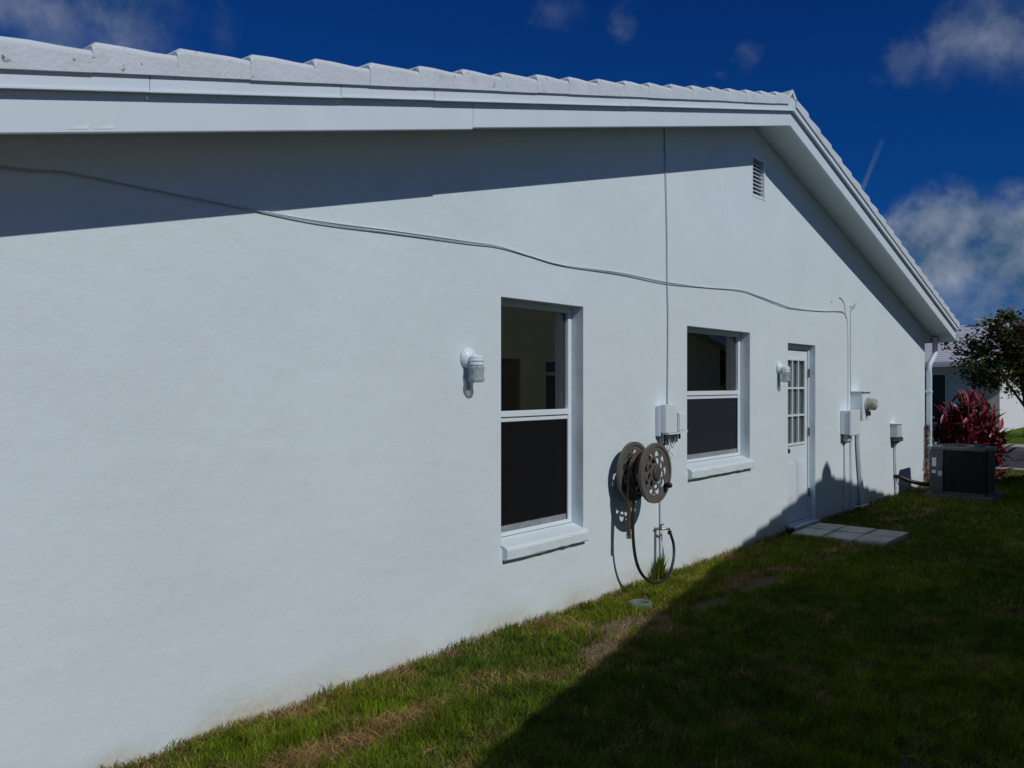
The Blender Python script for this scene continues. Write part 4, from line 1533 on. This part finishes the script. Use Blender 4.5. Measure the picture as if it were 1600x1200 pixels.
# dried vine on the corner of the house
vine = thing('dried_vine', (15.1, -.02, 0), 'dry brown vine clinging to the lower corner of the house', 'vine')
mb = MB()
vp = [(15.06, -.02, GZ), (15.09, -.03, .15), (15.07, -.025, .32), (15.12, -.03, .5), (15.10, -.02, .68), (15.14, -.02, .86), (15.13, -.02, .98)]
mb.tube(spline(vp, 4), .010, 6)
mb.tube(spline([(p[0] + .05 * math.sin(i * 2.1), p[1] - .015, p[2]) for i, p in enumerate(vp)], 4), .007, 6)
part('stem', mb, 'bark', vine)
n = 150
zz = rng.uniform(-.02, .98, n) ** 1.1
xx = 15.09 + .05 * zz + rng.normal(0, .035, n)
yy = -.03 - np.abs(rng.normal(0, .02, n))
me = blade_mesh('dry_leaves', (xx - 15.1), (yy + .02), zz, rng.uniform(-.06, .05, n), rng.uniform(.02, .045, n), rng.uniform(.02, .06, n), rng.uniform(0, 6.28, n),
                np.array([.20, .11, .06]) * rng.uniform(.4, 1.5, (n, 1)), 'leaf')
o = bpy.data.objects.new('dry_leaves', me)
C.objects.link(o)
o.parent = vine
tag(o, kind='stuff')


# ------------------------------------------------------------------ broadleaf tree across the street, and an unseen one added for window reflections
def tree(x, y, H, crown_c, crown_r, label, seed, nleaf=9000, tint_=(1, 1, 1), trunk=.09):
    tr_ = random.Random(seed)
    rg_ = np.random.default_rng(seed)
    T_ = thing('tree', (x, y, GZ), label, 'tree')
    mb = MB()
    fork = H * .30
    mb.tube(spline([(x, y, GZ - .1), (x + .04, y - .02, fork * .5), (x + .02, y + .05, fork)], 5), [trunk * (1.25 - .035 * i) for i in range(11)], 8)
    tips_ = []
    for i in range(9):
        a = i * 2.4 + tr_.uniform(-.4, .4)
        e = tr_.uniform(.15, 1.25)
        rr = tr_.uniform(.65, .95)
        tip = Vector((x + crown_c[0] + crown_r[0] * rr * math.cos(a) * math.cos(e), y + crown_c[1] + crown_r[1] * rr * math.sin(a) * math.cos(e),
                      crown_c[2] + crown_r[2] * (rr * math.sin(e) * 1.2 - .35)))
        b0 = Vector((x + .02, y + .05, fork * tr_.uniform(.75, 1.0)))
        mid = b0.lerp(tip, .5) + Vector((tr_.uniform(-.2, .2), tr_.uniform(-.2, .2), tr_.uniform(0, .35)))
        pts = spline([b0, mid, tip], 5)
        mb.tube(pts, [trunk * .55 * (1 - .8 * k / (len(pts) - 1)) for k in range(len(pts))], 6)
        tips_.append((pts, tip))
    part('trunk', mb, 'bark', T_)
    # clumps around branch ends and through the crown
    cl = []
    for pts, tip in tips_:
        for p in pts[4:]:
            cl.append((p, tr_.uniform(.22, .42)))
        for _ in range(5):
            d = Vector((tr_.gauss(0, 1), tr_.gauss(0, 1), tr_.gauss(0, .8)))
            cl.append((tip + d * .38, tr_.uniform(.18, .40)))
    for _ in range(70):
        d = Vector((tr_.gauss(0, 1), tr_.gauss(0, 1), tr_.gauss(0, 1))).normalized() * (tr_.random() ** .45)
        cl.append((Vector((x + crown_c[0] + d.x * crown_r[0] * .92, y + crown_c[1] + d.y * crown_r[1] * .92, crown_c[2] + d.z * crown_r[2] * .92)), tr_.uniform(.25, .45)))
    P = []
    for _ in range(nleaf):
        c_, r_ = tr_.choice(cl)
        d = Vector((tr_.gauss(0, 1), tr_.gauss(0, 1), tr_.gauss(0, .75)))
        P.append(Vector(c_) + d * r_ * .55)
    P = np.array([tuple(p) for p in P])
    n_ = len(P)
    cols_ = np.array([.068, .098, .022]) * rg_.uniform(.5, 1.5, (n_, 1))
    rd = rg_.random(n_) < .28
    cols_ = np.where(rd[:, None], np.array([.17, .075, .025]) * rg_.uniform(.5, 1.3, (n_, 1)), cols_)
    cols_ = cols_ * np.array(tint_)
    me_ = blade_mesh('crown', P[:, 0] - x, P[:, 1] - y, P[:, 2] - GZ, rg_.uniform(-.10, .10, n_), rg_.uniform(.06, .11, n_), rg_.uniform(.08, .17, n_), rg_.uniform(0, 6.28, n_), cols_, 'leaf')
    o_ = bpy.data.objects.new('crown', me_)
    C.objects.link(o_)
    o_.parent = T_
    return T_


tree(31.0, .85, 4.0, (0, -.1, 2.40), (2.5, 2.5, 1.65), 'dark green tree with bronze leaves at the right edge', 12, 17000)
tree(21.2, -6.9, 4.6, (0, 0, 2.6), (2.3, 2.3, 1.9), 'unseen tree added beyond the neighbouring house to darken window reflections', 15, 14000)  # out of view, added so the panes reflect dark foliage instead of sky


# ------------------------------------------------------------------ houses across the street
def far_house(name, loc, rz, L, Dp, eave, ridge, wallm_, label, opens, group=None):
    """long side faces local -X; ridge runs along local Y"""
    Hs = thing(name, (0, 0, 0), label, 'house', group)
    ov = .5

    def prt(nm, mb, m, parent=Hs, **kw):
        return part(nm, mb, m, parent, **kw)
    mb = MB()
    mb.box(0, Dp, -L / 2, L / 2, -.2, eave)
    zr_ = ridge
    mb.prism([(0, eave), (Dp, eave), (Dp / 2, zr_ - .1)], lambda p, t: (p[0], t, p[1]), -L / 2, L / 2)
    prt('wall', mb, wallm_)
    rf = MB()
    rf.prism([(-ov, eave - .02), (Dp / 2, zr_), (Dp + ov, eave - .02), (Dp + ov, eave - .16), (Dp / 2, zr_ - .14), (-ov, eave - .16)],
             lambda p, t: (p[0], t, p[1]), -L / 2 - ov, L / 2 + ov)
    roof = prt('roof', rf, 'far_roof')
    # tile courses as stepped strips
    cs = MB()
    n_ = 22
    run = Dp / 2 + ov
    for i in range(n_):
        for sgn in (0, 1):
            a, b = i / n_, (i + 1) / n_ + .01
            xa_, xb_ = -ov + run * a, -ov + run * b
            za_, zb_ = eave - .02 + (zr_ - eave + .02) * a, eave - .02 + (zr_ - eave + .02) * b
            f_ = (lambda v: v) if sgn == 0 else (lambda v: Dp - v)
            cs.prism([(f_(xa_), za_ + .005), (f_(xb_), zb_ + .005), (f_(xb_), zb_ + .02), (f_(xa_), za_ + .065)], lambda p, t: (p[0], t, p[1]), -L / 2 - ov, L / 2 + ov)
    tag(prt('tile_courses', cs, 'far_roof', roof), kind='stuff')
    prt('fascia', MB().box(-ov - .03, -ov - .002, -L / 2 - ov, L / 2 + ov, eave - .15, eave - .03), 'trim')
    for (ya, yb, za, zb_2) in opens:
        w_ = prt('window', MB().box(-.05, -.003, ya - .06, ya, za - .06, zb_2 + .06).box(-.05, -.003, yb, yb + .06, za - .06, zb_2 + .06)
                 .box(-.05, -.003, ya, yb, zb_2, zb_2 + .06).box(-.05, -.003, ya, yb, za - .06, za), 'far_white')
        prt('pane', MB().box(-.025, -.004, ya, yb, za, zb_2), 'far_dark', w_)
    Hs.location = loc
    Hs.rotation_euler = (0, 0, rz)
    return Hs, roof


# house whose roof shows behind the corner; its front is parallel to the street, its end wall catches the sun
fh, froof = far_house('far_house', (33.3, 8.6, GZ), 0, 13.2, 9.0, 2.42, 3.98, M['far_white'], 'white house with white tiled roof across the street behind the tree',
                      [(-4.9, -4.2, .3, 2.0), (-3.3, -1.6, .7, 1.95), (.4, 2.2, .7, 1.95), (3.6, 4.6, .9, 1.95)])
ch = part('chimney', MB().box(37.5, 38.1, 3.0, 3.5, 3.6, 4.15).box(37.4, 38.2, 2.9, 3.6, 4.15, 4.22), 'far_roof', None)
ch.parent = froof
ch.location = Vector((-33.3, -8.6, -GZ))
